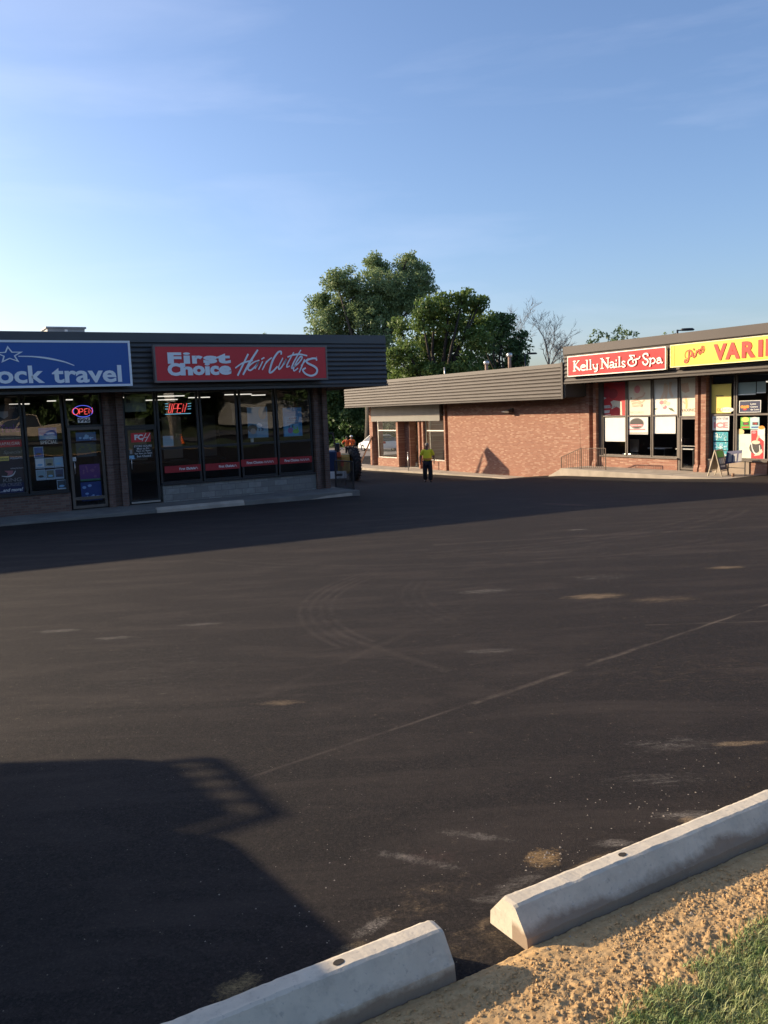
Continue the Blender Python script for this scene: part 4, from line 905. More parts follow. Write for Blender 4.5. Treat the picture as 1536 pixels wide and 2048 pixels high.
PP.ptext(b, 'ICE', s1(258, 840), s1(520, 840), s1(400, 785), s1(400, 895), .003, C_pink, bold=.05); PP.ptext(b, 'NORTH * STAR', s1(262, 720), s1(524, 710), s1(400, 696), s1(400, 742), .003, C_navy, bold=.01); fin(b)
def icebox(lb, y0, y1):
    b = board('ice_bag_picture', lb, PP, *pxr(PP, s1(252, 1100), s1(520, 1100), s1(400, y0), s1(400, y1)), C_teal, 'poster', group='blue pictures of ice bags')
    u0, v0, u1, v1 = pxr(PP, s1(252, 1100), s1(520, 1100), s1(400, y0), s1(400, y1)); rnd = random.Random(y0)
    for k in range(46): PP.ellipse(b, rnd.uniform(u0+.05, u1-.05), rnd.uniform(v0+.03, v1-.03), rnd.uniform(.015, .045), rnd.uniform(.012, .035), .002+.0003*k, rnd.choice([C_lteal, M_white, C_lteal, C_teal, C_lblue]), 7)
    fin(b)
icebox('topmost blue picture of ice under the ice poster', 968, 1135); icebox('middle blue picture of ice in the narrow pane', 1152, 1308); icebox('lowest blue picture of ice behind the folding sign', 1322, 1420)
for lb, x0, x1, y1 in (('wide teal grey roller blind in the upper variety shop pane', 632, 1036, 268), ('narrow teal grey roller blind at the right edge of the upper variety pane', 1054, 1222, 245)):
    b = board('roller_blind', lb, PP, *pxr(PP, s1(x0, 150), s1(x1, 150), s1(900, 40), s1(900, y1)), cmat('teal_grey_fabric', (.24, .33, .33)), 'blind', off=-.01, group='roller blinds of the variety shop'); u0, v0, u1, v1 = pxr(PP, s1(x0, 150), s1(x1, 150), s1(900, 40), s1(900, y1)); PP.rect(b, u0, v0-.02, u1, v0+.02, .0, M_wht, .01); fin(b)
b = board('lottery_sign', 'dark lottery sign with white text and orange emblem', PP, *pxr(PP, s1(730, 490), s1(1138, 490), s1(930, 380), s1(930, 605)), M_white, 'sign', off=.01)
u0, v0, u1, v1 = pxr(PP, s1(745, 490), s1(1124, 490), s1(930, 392), s1(930, 592)); PP.rect(b, u0, v0, u1, v1, .013, C_navy, .002)
for q, r in (((790, 500), .075), ((838, 505), .08), ((888, 495), .075)): PP.ellipse(b, *PP.px(*s1(*q)), r, r*.75, .014+r*.01, C_or, 14)
PP.polygon(b, [PP.px(*s1(*p)) for p in [(800, 540), (880, 535), (870, 560), (810, 565)]], .016, C_pred)
for k, tx in enumerate(('Lotto', 'Centre', 'de Loto')): PP.ptext(b, tx, s1(945, 445+52*k), s1(1050+28*k, 445+52*k), s1(990, 428+52*k), s1(990, 460+52*k), .015, M_white, bold=.02)
fin(b)
for lb, x0, x1, m, tx in (('green jackpot sign with a red number display', 755, 930, C_green, 'L6'), ('pale blue jackpot sign with a red number display', 932, 1105, C_lteal, 'MAX')):
    b = board('jackpot_sign', lb, PP, *pxr(PP, s1(x0, 800), s1(x1, 800), s1((x0+x1)/2, 695), s1((x0+x1)/2, 915)), m, 'sign', group='jackpot signs in the variety window')
    PP.ellipse(b, *PP.px(*s1((x0+x1)/2, 735)), .16, .09, .002, M_white if x0 > 900 else C_yel, 14)
    u0, v0, u1, v1 = pxr(PP, s1(x0+45, 800), s1(x1-20, 800), s1((x0+x1)/2, 785), s1((x0+x1)/2, 838)); PP.rect(b, u0, v0, u1, v1, .004, C_dk, .002)
    PP.text(b, '18' if x0 > 900 else '24', u0+.05, v0+.02, u1-.05, v1-.02, .006, M_led, bold=.03)
    PP.stroke(b, [PP.px(*s1(*q)) for q in [(x0+30, 880), (x1-20, 878)]], .05, .003, C_blue if x0 > 900 else C_pred, False); fin(b)
b = board('menu_board', 'tall pale greenish board with faded prints', PP, *pxr(PP, s1(622, 1200), s1(938, 1200), s1(780, 1005), s1(780, 1470)), cmat('faded_board', (.78, .82, .66)), 'poster')
for q, r in (((700, 1130), .1), ((790, 1200), .13), ((850, 1270), .09), ((770, 1350), .16), ((860, 1340), .08)): PP.ellipse(b, *PP.px(*s1(*q)), r, r*.6, .002+r*.01, cmat('faded_print', (.66, .75, .62)), 12)
fin(b)
b = board('bun_picture', 'small cut-out picture of a yellow bun above the pale board', PP, *pxr(PP, s1(685, 990), s1(815, 990), s1(750, 975), s1(750, 1000)), C_cr, 'poster')
PP.ellipse(b, *PP.px(*s1(750, 962)), .17, .1, .002, cmat('bun_yellow', (.85, .6, .28)), 16); fin(b)
b = board('cola_poster', 'tall red poster with a white ribbon and a dark drink', PP, *pxr(PP, s1(940, 1200), s1(1205, 1200), s1(1070, 925), s1(1070, 1485)), M_white, 'poster')
PP.polygon(b, [PP.px(*s1(*p)) for p in [(955, 940), (1070, 935), (1072, 1040), (1190, 1140), (1185, 1465), (950, 1465)]], .002, C_pred)
PP.ellipse(b, *PP.px(*s1(1035, 1265)), .26, .22, .004, C_dk, 18); PP.ellipse(b, *PP.px(*s1(1040, 1160)), .18, .07, .005, C_skin2, 12)
PP.stroke(b, [PP.px(*s1(*q)) for q in [(960, 1180), (980, 1290), (1030, 1370), (1110, 1340), (1110, 1220)]], .06, .006, M_white, taper=.5); PP.polygon(b, [PP.px(*s1(*p)) for p in [(1000, 1415), (1080, 1350), (1150, 1280), (1170, 1340), (1110, 1400)]], .007, C_skin2)
PP.ellipse(b, *PP.px(*s1(1008, 975)), .09, .05, .008, C_pink, 14); PP.polygon(b, [PP.px(*s1(*p)) for p in [(1040, 1130), (1075, 1030), (1110, 1040), (1070, 1140)]], .009, C_skin); fin(b)
b = board('price_card', 'white price card with a red topping at the top of the cola poster', PP, *pxr(PP, s1(1085, 960), s1(1212, 960), s1(1150, 890), s1(1150, 1030)), M_white, 'poster', off=.015)
PP.ellipse(b, *PP.px(*s1(1150, 885)), .13, .07, .017, C_or, 12); fin(b)
# small furniture inside the nail salon
def salon_table(y, lb):
    t = empty('salon_table', (XW+1.6, y, -2.9), lb, 'table', 'manicure tables inside the salon')
    m = MB(); m.box(XW+1.3, XW+1.8, y-.45, y+.45, -2.15, -2.11, M_wht); m.build('table_top', t)
    for s in (-.38, .36): m = MB(); m.box(XW+1.4, XW+1.7, y+s, y+s+.04, -2.9, -2.15, M_black); m.build('leg', t)
salon_table(25.4, 'white topped manicure table in the middle salon pane'); salon_table(23.9, 'white topped manicure table near the salon door')
def salon_chair(x, y, lb, m=M_black):
    t = empty('salon_chair', (x, y, -2.9), lb, 'chair', 'chairs inside the salon')
    a = MB(); a.box(x-.25, x+.25, y-.25, y+.25, -2.45, -2.35, m); a.build('seat', t, bevel=.03)
    a = MB(); a.box(x+.2, x+.28, y-.24, y+.24, -2.3, -1.75, m); a.build('backrest', t, bevel=.03)
    a = MB(); a.tube([(x, y, -2.9), (x, y, -2.45)], .035, M_alu, 8); a.build('column', t)
    a = MB()
    for k in range(5): q = 2*pi*k/5; a.bar((x, y, -2.84), (x+.28*cos(q), y+.28*sin(q), -2.87), .04, .03, M_alu)
    a.build('foot', t)
salon_chair(XW+1.0, 26.55, 'salon chair with bright metal foot in the left pane', M_alu); salon_chair(XW+2.3, 24.9, 'dark salon chair between the manicure tables')
salon_chair(XW+2.4, 23.6, 'dark salon chair nearest the salon door')

# ---- posters of the left building
PL = Plane('Y', YW+.06)
def l1(x, y): return (x/9.308, 780+y/9.309)          # crop 0..130 x 780..1000
def l2(x, y): return (x/4.389, 640+y/4.389)
def l3(x, y): return (480+x/8.533, 770+y/8.533)
def l4(x, y): return (200+x/5.121, 640+y/5.121)
b = board('airline_poster', 'tall dark travel poster covered in tour operator names', PL, *pxr(PL, l1(-420, 900), l1(455, 900), l1(200, 270), l1(200, 1880)), cmat('dark_poster', (.035, .03, .035)), 'poster')
P = lambda tx, l, r, t, bt, m, **k: PL.ptext(b, tx, l1(*l), l1(*r), l1(*t), l1(*bt), .004, m, **k)
u0, v0, u1, v1 = pxr(PL, l1(-420, 980), l1(425, 980), l1(200, 930), l1(200, 1060)); PL.rect(b, u0, v0, u1, v1, .002, C_pred, .002)
u0, v0, u1, v1 = pxr(PL, l1(-420, 1280), l1(165, 1280), l1(80, 1240), l1(80, 1318)); PL.rect(b, u0, v0, u1, v1, .002, C_yel, .002)
u0, v0, u1, v1 = pxr(PL, l1(-420, 1700), l1(440, 1700), l1(100, 1740), l1(200, 1960)); PL.rect(b, u0, v0+.05, u1, v1, .002, cmat('print_ink_blue', (.02, .02, .08)), .002)
P('here!', (170, 330), (360, 320), (270, 295), (270, 350), C_grey, shear=.2); P('RAFALGAR', (-20, 1000), (370, 990), (200, 968), (200, 1028), C_cr)
P('HOLIDAYS', (185, 1265), (415, 1255), (300, 1240), (300, 1285), M_wht); P('...and more!', (0, 1870), (430, 1840), (360, 1815), (360, 1880), M_wht, shear=.25, bold=.02); P('NOVA', (10, 1285), (150, 1280), (80, 1262), (80, 1302), C_dk, bold=.02)
P('KING', (60, 1680), (400, 1660), (200, 1640), (200, 1710), C_grey); P('RIVER CRUISES', (-60, 1760), (400, 1745), (200, 1730), (200, 1790), C_grey); P('Special', (60, 1180), (415, 1160), (200, 1125), (200, 1205), C_grey, shear=.3); P('Tanks', (0, 740), (370, 720), (200, 640), (200, 790), C_purple, bold=.02)
P('vacations away', (0, 905), (430, 885), (200, 878), (200, 918), C_grey); P('sailing by heart', (195, 1462), (440, 1448), (300, 1440), (300, 1475), C_lgrey)
PL.polygon(b, [PL.px(*l1(*p)) for p in [(-20, 400), (150, 395), (155, 490), (75, 540), (0, 500)]], .003, C_grey)
PL.stroke(b, [PL.px(*l1(*q)) for q in [(40, 1605), (150, 1612), (240, 1580), (285, 1510)]], .04, .005, C_lgrey, taper=.6); PL.polygon(b, [PL.px(*l1(*p)) for p in [(80, 1505), (250, 1500), (230, 1570), (130, 1600), (150, 1550)]], .004, cmat('print_rose', (.45, .16, .18)))
fin(b)
b = board('beach_picture', 'blue seascape picture above the word special', PL, *pxr(PL, l1(720, 850), l1(1060, 850), l1(900, 700), l1(900, 922)), C_blue, 'poster')
PL.polygon(b, [PL.px(*l1(*p)) for p in [(740, 920), (735, 830), (850, 850), (950, 840), (1055, 855), (1058, 915)]], .002, cmat('print_sea', (.3, .45, .52))); PL.ellipse(b, *PL.px(*l1(930, 810)), .12, .03, .003, C_lblue); PL.ellipse(b, *PL.px(*l1(830, 765)), .15, .03, .003, cmat('print_mid_blue', (.06, .18, .42))); fin(b)
b = board('special_lettering', 'white window lettering reading special', PL, *pxr(PL, l1(745, 975), l1(1075, 970), l1(900, 935), l1(900, 1010)), cmat('lettering_back', (.04, .035, .035)), 'window lettering')
PL.ptext(b, 'SPECIAL', l1(750, 975), l1(1070, 970), l1(900, 940), l1(900, 1004), .003, C_cr, bold=.01); fin(b)
sheets = [(628, 1058, 808, 1262, C_blue, 'white framed blue holiday flyer, topmost of the cluster'), (655, 1270, 830, 1465, M_white, 'white holiday flyer with a dark tree, left in the middle row'), (835, 1260, 1000, 1450, cmat('print_sand', (.35, .33, .22)), 'sandy landscape flyer in the middle of the cluster'), (1005, 1240, 1178, 1440, cmat('print_sky', (.38, .55, .62)), 'pale sky flyer at the right of the middle row'),
          (672, 1485, 850, 1680, cmat('print_harbour', (.25, .38, .42)), 'harbour flyer at the lower left of the cluster'), (858, 1480, 1018, 1668, cmat('print_olive_grey', (.16, .17, .12)), 'dark hillside flyer at the lower middle of the cluster'), (1022, 1462, 1190, 1655, cmat('print_night', (.06, .08, .14)), 'night skyline flyer at the lower right of the cluster'), (1062, 1670, 1235, 1855, cmat('print_slate', (.06, .075, .09)), 'dark slate flyer hanging lowest beside the travel shop door')]
for k, (x0, y0, x1, y1, m, lb) in enumerate(sheets):
    u0, v0, u1, v1 = pxr(PL, l1(x0, (y0+y1)/2), l1(x1, (y0+y1)/2), l1((x0+x1)/2, y0), l1((x0+x1)/2, y1))
    b = board('holiday_flyer', lb, PL, u0, v0, u1, v1, cmat('flyer_paper', (.42, .52, .6)), 'flyer', off=.001, group='holiday flyers in the travel shop window'); PL.rect(b, u0+.015, v0+(.05 if k else .03), u1-.015, v1-.02, .004, m, .002)
    PL.stroke(b, [(u0+.03, v0+.02), (u1-.03, v0+.02)], .012, .0045, C_grey if k != 7 else M_white, False)
    PL.ellipse(b, (u0+u1)/2, v0+.10, (u1-u0)*.3, .03, .005, C_lblue if k % 2 else C_dk, 10); fin(b)
# OPEN neon over the travel door, its number on a pale painted truck reflection, and door posters
def neon(name, label, pl, strokes, w=.013):
    t = empty(name, pl.p3(*pl.px(*strokes[0][1][0])), label, 'neon sign', 'lit neon open signs')
    for nm in sorted(set(s[2] for s in strokes)):
        m = MB()
        for mm, pts, n in strokes:
            if n != nm: continue
            P_ = [pl.p3(*pl.px(*p), .0) for p in pts]; m.tube(P_, w, mm, 6)
        m.build(nm, t)
PN = Plane('Y', YW-.03)
PD0 = Plane('Y', YW-.006)
def l5(x, y): return (x/7.68, 780+y/7.68)             # crop 0..200 x 780..900
el = lambda cx, cy, rx, ry, f, n=22, a0=0, a1=2*pi: [f(cx+rx*cos(a0+(a1-a0)*k/n), cy+ry*sin(a0+(a1-a0)*k/n)) for k in range(n+1)]
neon('neon_sign', 'oval neon open sign with red letters over the travel shop door', PN, [(M_neonB, el(1275, 325, 150, 88, l5, a0=2.6, a1=6.9), 'blue_tube'), (M_neonB, el(1275, 325, 150, 88, l5, 10, .75, 2.4), 'blue_tube'),
    (M_neonR, el(1160, 328, 48, 50, l5), 'letter_tube'), (M_neonR, [l5(1222, 372), l5(1218, 290), l5(1260, 288), l5(1278, 312), l5(1258, 335), l5(1222, 336)], 'letter_tube'), (M_neonR, [l5(1345, 285), l5(1300, 290), l5(1302, 330), l5(1340, 328), l5(1302, 330), l5(1304, 372), l5(1345, 368)], 'letter_tube'), (M_neonR, [l5(1368, 360), l5(1362, 280), l5(1420, 358), l5(1414, 270)], 'letter_tube')], .0065)
def l6(x, y): return (200+x/5.121, 640+y/5.121)
N6 = []
for pts in ([(700, 950), (718, 858), (742, 858), (724, 950), (700, 950)], [(738, 955), (760, 858), (800, 858), (790, 905), (752, 908)], [(840, 858), (806, 860), (788, 950), (830, 950)], [(798, 905), (826, 905)], [(842, 945), (856, 860), (866, 945), (890, 852)]):
    N6.append((M_neonR, [l6(*p) for p in pts], 'letter_tube'))
for y in (858, 885, 912): N6 += [(M_neonC, [l6(668, y), l6(698, y)], 'blue_tube'), (M_neonC, [l6(898, y), l6(932, y-4)], 'blue_tube')]
N6.append((M_neonC, [l6(668, 966), l6(930, 956)], 'blue_tube'))
neon('neon_sign', 'slanted red neon open sign with blue speed lines in the hair salon window', PN, N6, .006)
b = board('house_number', 'number 996 over the travel shop door on a pale painted truck reflection', PD0, *pxr(PD0, l5(1195, 460), l5(1382, 460), l5(1290, 425), l5(1290, 502)), cmat('painted_reflection_pale', (.9, .88, .82)), 'number plate')  # pale backing painted as the truck's reflection behind the digits
PD0.ptext(b, '996', l5(1202, 460), l5(1378, 460), l5(1290, 430), l5(1290, 497), .003, C_dk, bold=.03); fin(b)
for lb, x0, y0, x1, y1, m, m2 in [('hazy blue sea poster at the top of the travel shop door', 665, 985, 842, 1060, cmat('door_blue', (.04, .12, .26)), C_lblue), ('green meadow poster in the middle of the travel shop door', 668, 1075, 845, 1200, cmat('door_green', (.03, .045, .05)), cmat('meadow', (.05, .075, .03))),
                                  ('purple poster with a green band on the travel shop door', 700, 1265, 878, 1410, C_purple, cmat('mauve', (.22, .08, .2))), ('deep blue poster at the bottom of the travel shop door', 712, 1420, 892, 1585, cmat('door_deep_blue', (.02, .05, .2)), cmat('ice_blue', (.22, .36, .62)))]:
    u0, v0, u1, v1 = pxr(PL, l2(x0, (y0+y1)/2), l2(x1, (y0+y1)/2), l2((x0+x1)/2, y0), l2((x0+x1)/2, y1)); b = board('door_poster', lb, PL, u0, v0, u1, v1, m, 'poster', group='posters on the travel shop door'); rnd = random.Random(x0*3+y0)
    for k in range(9): PL.ellipse(b, rnd.uniform(u0+.08, u1-.08), rnd.uniform(v0+.06, v1-.06), rnd.uniform(.02, .06), rnd.uniform(.015, .05), .002+.0004*k, m2, 8)
    if 'green band' in lb: PL.rect(b, u0, v0, u1, v0+.05, .006, cmat('band_green', (.06, .18, .1)), .002)
    fin(b)
b = board('door_notice', 'tiny white notice beside the travel shop door handle', PL, *pxr(PL, l2(638, 1220), l2(668, 1220), l2(650, 1203), l2(650, 1240)), M_white, 'notice'); fin(b)
# hair salon door: red emblem, hours lettering
PD = Plane('Y', YW-.004)
b = board('door_emblem', 'small red emblem panel with white letters on the hair salon door', PD, *pxr(PD, l6(318, 1200), l6(518, 1200), l6(420, 1155), l6(420, 1250)), M_red, 'sign')
PD.ptext(b, 'FC', l6(352, 1205), l6(440, 1200), l6(400, 1172), l6(400, 1228), .003, M_wht, bold=.05)
for pts in ([(470, 1160), (430, 1240)], [(512, 1160), (465, 1245)], [(445, 1205), (492, 1198)]): PD.stroke(b, [PD.px(*l6(*p)) for p in pts], .018, .003, M_wht, False)
fin(b)
b = board('hours_lettering', 'white store hours lettering on the hair salon door', PD, *pxr(PD, l6(345, 1340), l6(535, 1340), l6(420, 1275), l6(420, 1412)), cmat('dark_vinyl', (.02, .02, .02)), 'window lettering')
for k, (tx, x0, x1) in enumerate((('STORE HOURS', 348, 528), ('Mon to Fri', 378, 502), ('9am to 9pm', 372, 516), ('Sat 9am to 5pm', 355, 532), ('Sun Closed', 378, 520))): PD.ptext(b, tx, l6(x0, 1292+25.5*k), l6(x1, 1290+25.5*k), l6(430, 1281+25.5*k), l6(430, 1301+25.5*k), .003, C_lgrey, bold=.01)
fin(b)
b = board('door_sticker', 'pale blue payment sticker on the hair salon door', PD, *pxr(PD, l6(300, 1400), l6(358, 1400), l6(330, 1388), l6(330, 1425)), C_lblue, 'sticker'); fin(b)
b = board('door_sticker', 'faded grey sticker above the blue one on the hair salon door', PD, *pxr(PD, l6(305, 1350), l6(330, 1350), l6(318, 1328), l6(318, 1372)), C_grey, 'sticker'); fin(b)
b = board('window_notice', 'pale blue paper notice at the left of the first hair salon pane', PL, *pxr(PL, l6(645, 1240), l6(752, 1240), l6(700, 1188), l6(700, 1295)), cmat('notice_blue', (.32, .44, .5)), 'notice')
for k in range(5): PL.stroke(b, [PL.px(*l6(660, 1205+16*k)), PL.px(*l6(738, 1204+16*k))], .008, .002, C_grey, False)
fin(b)
b = board('window_notice', 'pale square notice high above the hair salon door', PL, *pxr(PL, l6(250, 860), l6(470, 860), l6(350, 785), l6(350, 940)), cmat('pale_notice', (.16, .18, .15)), 'notice')
for x in (270, 410): u0, v0, u1, v1 = pxr(PL, l6(x, 830), l6(x+40, 830), l6(x, 805), l6(x, 850)); PL.rect(b, u0, v0, u1, v1, .003, C_dk, .002)
fin(b)
for k, (x0, x1, y0, y1, lb) in enumerate([(662, 1035, 1490, 1555, 'first'), (1080, 1430, 1465, 1530, 'second')]):
    b = board('window_banner', lb+' red lettered strip in the hair salon window, counted from its door', PD0, *pxr(PD0, l6(x0, (y0+y1)/2), l6(x1, (y0+y1)/2), l6((x0+x1)/2, y0-2), l6((x0+x1)/2, y1+2)), cmat('strip_red', (.33, .015, .02)), 'banner', group='red strips along the hair salon windows')
    PD0.ptext(b, 'First Choice', l6(x0+.13*(x1-x0), 1), l6(x0+.57*(x1-x0), 1), l6((x0+x1)/2, (y0+y1)/2-12), l6((x0+x1)/2, (y0+y1)/2+13), .003, M_wht, bold=.02)
    u = PD0.px(*l6(x0+.61*(x1-x0), (y0+y1)/2)); PD0.stroke(b, [(u[0]+.04*i, u[1]+.03*(1 if i % 2 else -1)) for i in range(9)], .014, .0035, C_lgrey); fin(b)
for k, (x0, x1, y0, y1, lb) in enumerate([(20, 640, 1255, 1375, 'third'), (680, 1228, 1225, 1335, 'fourth')]):
    b = board('window_banner', lb+' red lettered strip in the hair salon window, counted from its door', PD0, *pxr(PD0, l3(x0, (y0+y1)/2), l3(x1, (y0+y1)/2), l3((x0+x1)/2, y0), l3((x0+x1)/2, y1)), cmat('strip_red', (.33, .015, .02)), 'banner', group='red strips along the hair salon windows')
    PD0.ptext(b, 'First Choice', l3(x0+.14*(x1-x0), 1200), l3(x0+.58*(x1-x0), 1200), l3((x0+x1)/2, (y0+y1)/2-22), l3((x0+x1)/2, (y0+y1)/2+22), .003, M_wht, bold=.02)
    u = PD0.px(*l3(x0+.62*(x1-x0), (y0+y1)/2)); PD0.stroke(b, [(u[0]+.04*i, u[1]+.03*(1 if i % 2 else -1)) for i in range(9)], .014, .0035, C_lgrey); fin(b)
b = board('salon_poster', 'pale blue poster with a faint face and dark number in the third hair salon pane', PL, *pxr(PL, l3(130, 640), l3(475, 640), l3(300, 375), l3(300, 900)), cmat('poster_blue', (.14, .26, .33)), 'poster')
PL.ellipse(b, *PL.px(*l3(380, 480)), .13, .19, .002, cmat('faint_skin', (.28, .26, .22)), 18); PL.ellipse(b, *PL.px(*l3(215, 745)), .15, .12, .003, C_dk, 16); PL.ellipse(b, *PL.px(*l3(225, 790)), .09, .09, .004, cmat('faint_skin2', (.3, .26, .22)), 14)
PL.ellipse(b, *PL.px(*l3(330, 690)), .09, .07, .004, M_white, 12); u0, v0, u1, v1 = pxr(PL, l3(285, 760), l3(475, 760), l3(380, 630), l3(380, 895)); PL.rect(b, u0, v0, u1, v1, .0015, cmat('poster_blue2', (.16, .32, .42)), .001)
PL.ptext(b, '13', l3(320, 765), l3(402, 765), l3(360, 735), l3(360, 785), .005, C_navy, bold=.02); fin(b)
b = board('salon_poster', 'bright blue poster with two cartoonish shapes in the last hair salon pane', PL, *pxr(PL, l3(740, 700), l3(1060, 700), l3(900, 385), l3(900, 875)), cmat('poster_bright_blue', (.03, .22, .40)), 'poster')
u0, v0, u1, v1 = pxr(PL, l3(760, 700), l3(1000, 700), l3(880, 535), l3(880, 865)); PL.rect(b, u0, v0, u1, v1, .0015, cmat('poster_cyan', (.08, .33, .5)), .001)
PL.ptext(b, 'AVABE', l3(830, 570), l3(965, 565), l3(900, 552), l3(900, 588), .004, C_navy, bold=.02); PL.ellipse(b, *PL.px(*l3(860, 775)), .09, .09, .003, cmat('poster_violet', (.2, .08, .3)), 14); PL.ellipse(b, *PL.px(*l3(955, 790)), .11, .07, .004, C_green, 14)
for q in ((835, 730), (890, 725), (925, 745), (985, 755)): PL.stroke(b, [PL.px(*l3(*q)), PL.px(*l3(q[0]+(8 if q[0] < 900 else -12), q[1]-40))], .03, .005, C_navy if q[0] < 900 else C_green, False)
for y in (612, 640, 655): PL.stroke(b, [PL.px(*l3(800, y)), PL.px(*l3(990, y-3))], .012, .003, C_navy, False)
fin(b)
# paper cup standing on the window bar
uc = PL.px(*l3(232, 870)); mb = MB(); mb.tube([(uc[0], YW+.2, -.86), (uc[0], YW+.2, -.66)], [.045, .055], M_white, 14); tag(mb.build('paper_cup'), 'white paper cup standing on the window bar below the blue poster', 'cup')

# ---- folding sign board, planter
def aframe():
    x, y = 26.1, 20.5; z = -2.9; t = empty('folding_sign', (x, y, z), 'folding pavement sign with white frame standing before the variety shop', 'pavement sign')
    ca, sa = cos(.25), sin(.25)
    def T(a, b, c): return Vector((x+a*ca-b*sa, y+a*sa+b*ca, z+c))
    H = .95; M_afr = mat('cream_painted_frame', (.45, .38, .27), .5)
    for s in (-1, 1):           # two leaves spread along y, hinged on top
        a = MB()
        for q in (-.3, .3): a.bar(T(q, s*.26, 0), T(q, 0, H), .045, .03, M_afr)
        a.bar(T(-.3, s*.21, .19), T(.3, s*.21, .19), .04, .03, M_afr); a.bar(T(-.3, 0.004*s, H-.01), T(.3, 0.004*s, H-.01), .04, .03, M_afr)
        a.build('leaf_frame', t)
        a = MB(); P0 = [T(-.27, s*.2, .22), T(.27, s*.2, .22), T(.27, s*.015, H-.04), T(-.27, s*.015, H-.04)]; P1 = [p+Vector((0, -s*.015, 0)) for p in P0]
        a.faces(P0+P1, [(0,1,2,3),(7,6,5,4),(0,4,5,1),(1,5,6,2),(2,6,7,3),(3,7,4,0)], M_tan if s > 0 else C_navy)
        a.build('panel', t)
    a = MB()
    def Q(u, v): return T(-.27+.54*u, -(.2-.185*v)-.012, .22+(H-.26)*v)
    a.poly([Q(0, .66), Q(1, .66), Q(1, 1), Q(0, 1)], C_green); a.poly([Q(.05, .3), Q(.95, .3), Q(.95, .62), Q(.05, .62)], C_grey)
    for k in range(3): u = .12+.27*k; a.poly([Q(u, .34)+Vector((0, -.004, 0)), Q(u+.2, .34)+Vector((0, -.004, 0)), Q(u+.2, .58)+Vector((0, -.004, 0)), Q(u, .58)+Vector((0, -.004, 0))], C_lgrey)
    a.poly([Q(.1, .15), Q(.8, .15), Q(.8, .24), Q(.1, .24)], C_lgrey); a.build('printed_sheet', t)
    a = MB(); a.bar(T(-.3, -.25, .12), T(-.3, .25, .12), .03, .02, M_afr); a.build('stay', t)
aframe()
def mag_rack():
    x, y, z = 26.25, 19.85, -2.9; t = empty('display_rack', (x, y, z), 'dark wire display rack with small signs beside the folding sign', 'rack')
    a = MB(); a.bar((x, y-.35, z+.02), (x, y-.35, z+.55), .03, .03, M_black); a.bar((x, y+.35, z+.02), (x, y+.35, z+.75), .03, .03, M_black); a.bar((x, y-.35, z+.3), (x, y+.35, z+.3), .03, .02, M_black); a.build('rack_frame', t)
    a = MB(); a.poly([(x-.05, y+.45, z+.42), (x-.05, y-.2, z+.52), (x-.02, y-.25, z+.95), (x-.02, y+.4, z+.88)], C_navy)
    for k in range(3): yy = y+.32-.21*k; a.poly([(x-.057, yy, z+.50+.02*k), (x-.057, yy-.15, z+.52+.02*k), (x-.037, yy-.16, z+.80+.02*k), (x-.037, yy-.02, z+.78+.02*k)], C_grey); 
    a.build('rack_panel', t)
    a = MB(); a.tube([(x-.25, y-.05, z), (x-.25, y-.05, z+.12)], .05, C_br, 8); a.build('pot', t)
mag_rack()

# ================================================================== trees
def leafmat(name, a, b, back=0.35):
    m = mat(name, a, .55, spec=.3); v = objco(m); f = ramp(m, noise_n(m, v, .55, 4, .6), [(.32, 0.0), (.68, 1.0)]); f2 = ramp(m, noise_n(m, v, 6, 2), [(.35, 0.0), (.65, 1.0)])
    c = mixc(m, f, a, b); c = mixc(m, math_n(m, 'MULTIPLY', f2, .5), c, tuple(x*1.5 for x in b)); L(m, c, bsdf(m).inputs['Base Color'])
    t = m.node_tree; tr = t.nodes.new('ShaderNodeBsdfTranslucent'); L(m, c, tr.inputs[0]); mx_ = t.nodes.new('ShaderNodeMixShader'); mx_.inputs[0].default_value = back
    t.links.new(bsdf(m).outputs[0], mx_.inputs[1]); t.links.new(tr.outputs[0], mx_.inputs[2]); t.links.new(mx_.outputs[0], t.nodes['Material Output'].inputs[0]); return m
M_lf1 = leafmat('silvery_green_leaves', (.135, .195, .08), (.21, .275, .125)); M_lf2 = leafmat('deep_green_leaves', (.07, .125, .03), (.14, .20, .055)); M_lf3 = leafmat('dark_green_leaves', (.045, .095, .032), (.09, .145, .052)); M_lf4 = leafmat('shrub_leaves', (.07, .14, .03), (.13, .2, .05))
M_bark = noisy('grey_bark', (.06, .05, .04), (.09, .075, .06), 5, .95, bumps=.5, bscale=12, bdist=.03)
M_barkD = noisy('dark_bark', (.028, .022, .018), (.045, .035, .028), 5, .95)
def leaves(mb_v, mb_f, c, r, n, s, rnd, sq=1.0):
    for _ in range(n):
        # clump: leaves thicken towards its outer shell
        d = Vector((rnd.gauss(0, 1), rnd.gauss(0, 1), rnd.gauss(0, 1))).normalized(); q = r*rnd.random()**.42
        p = c+Vector((d.x*q, d.y*q, d.z*q*sq)); a = Vector((rnd.gauss(0, 1), rnd.gauss(0, 1), rnd.gauss(0, 1))).normalized(); b = a.orthogonal().normalized(); b.rotate(Matrix.Rotation(rnd.uniform(0, 6.28), 3, a)); e = a.cross(b)
        k = s*rnd.uniform(.6, 1.3); i = len(mb_v); mb_v += [p-b*k, p-e*k*.55, p+b*k, p+e*k*.55]; mb_f.append((i, i+1, i+2, i+3))
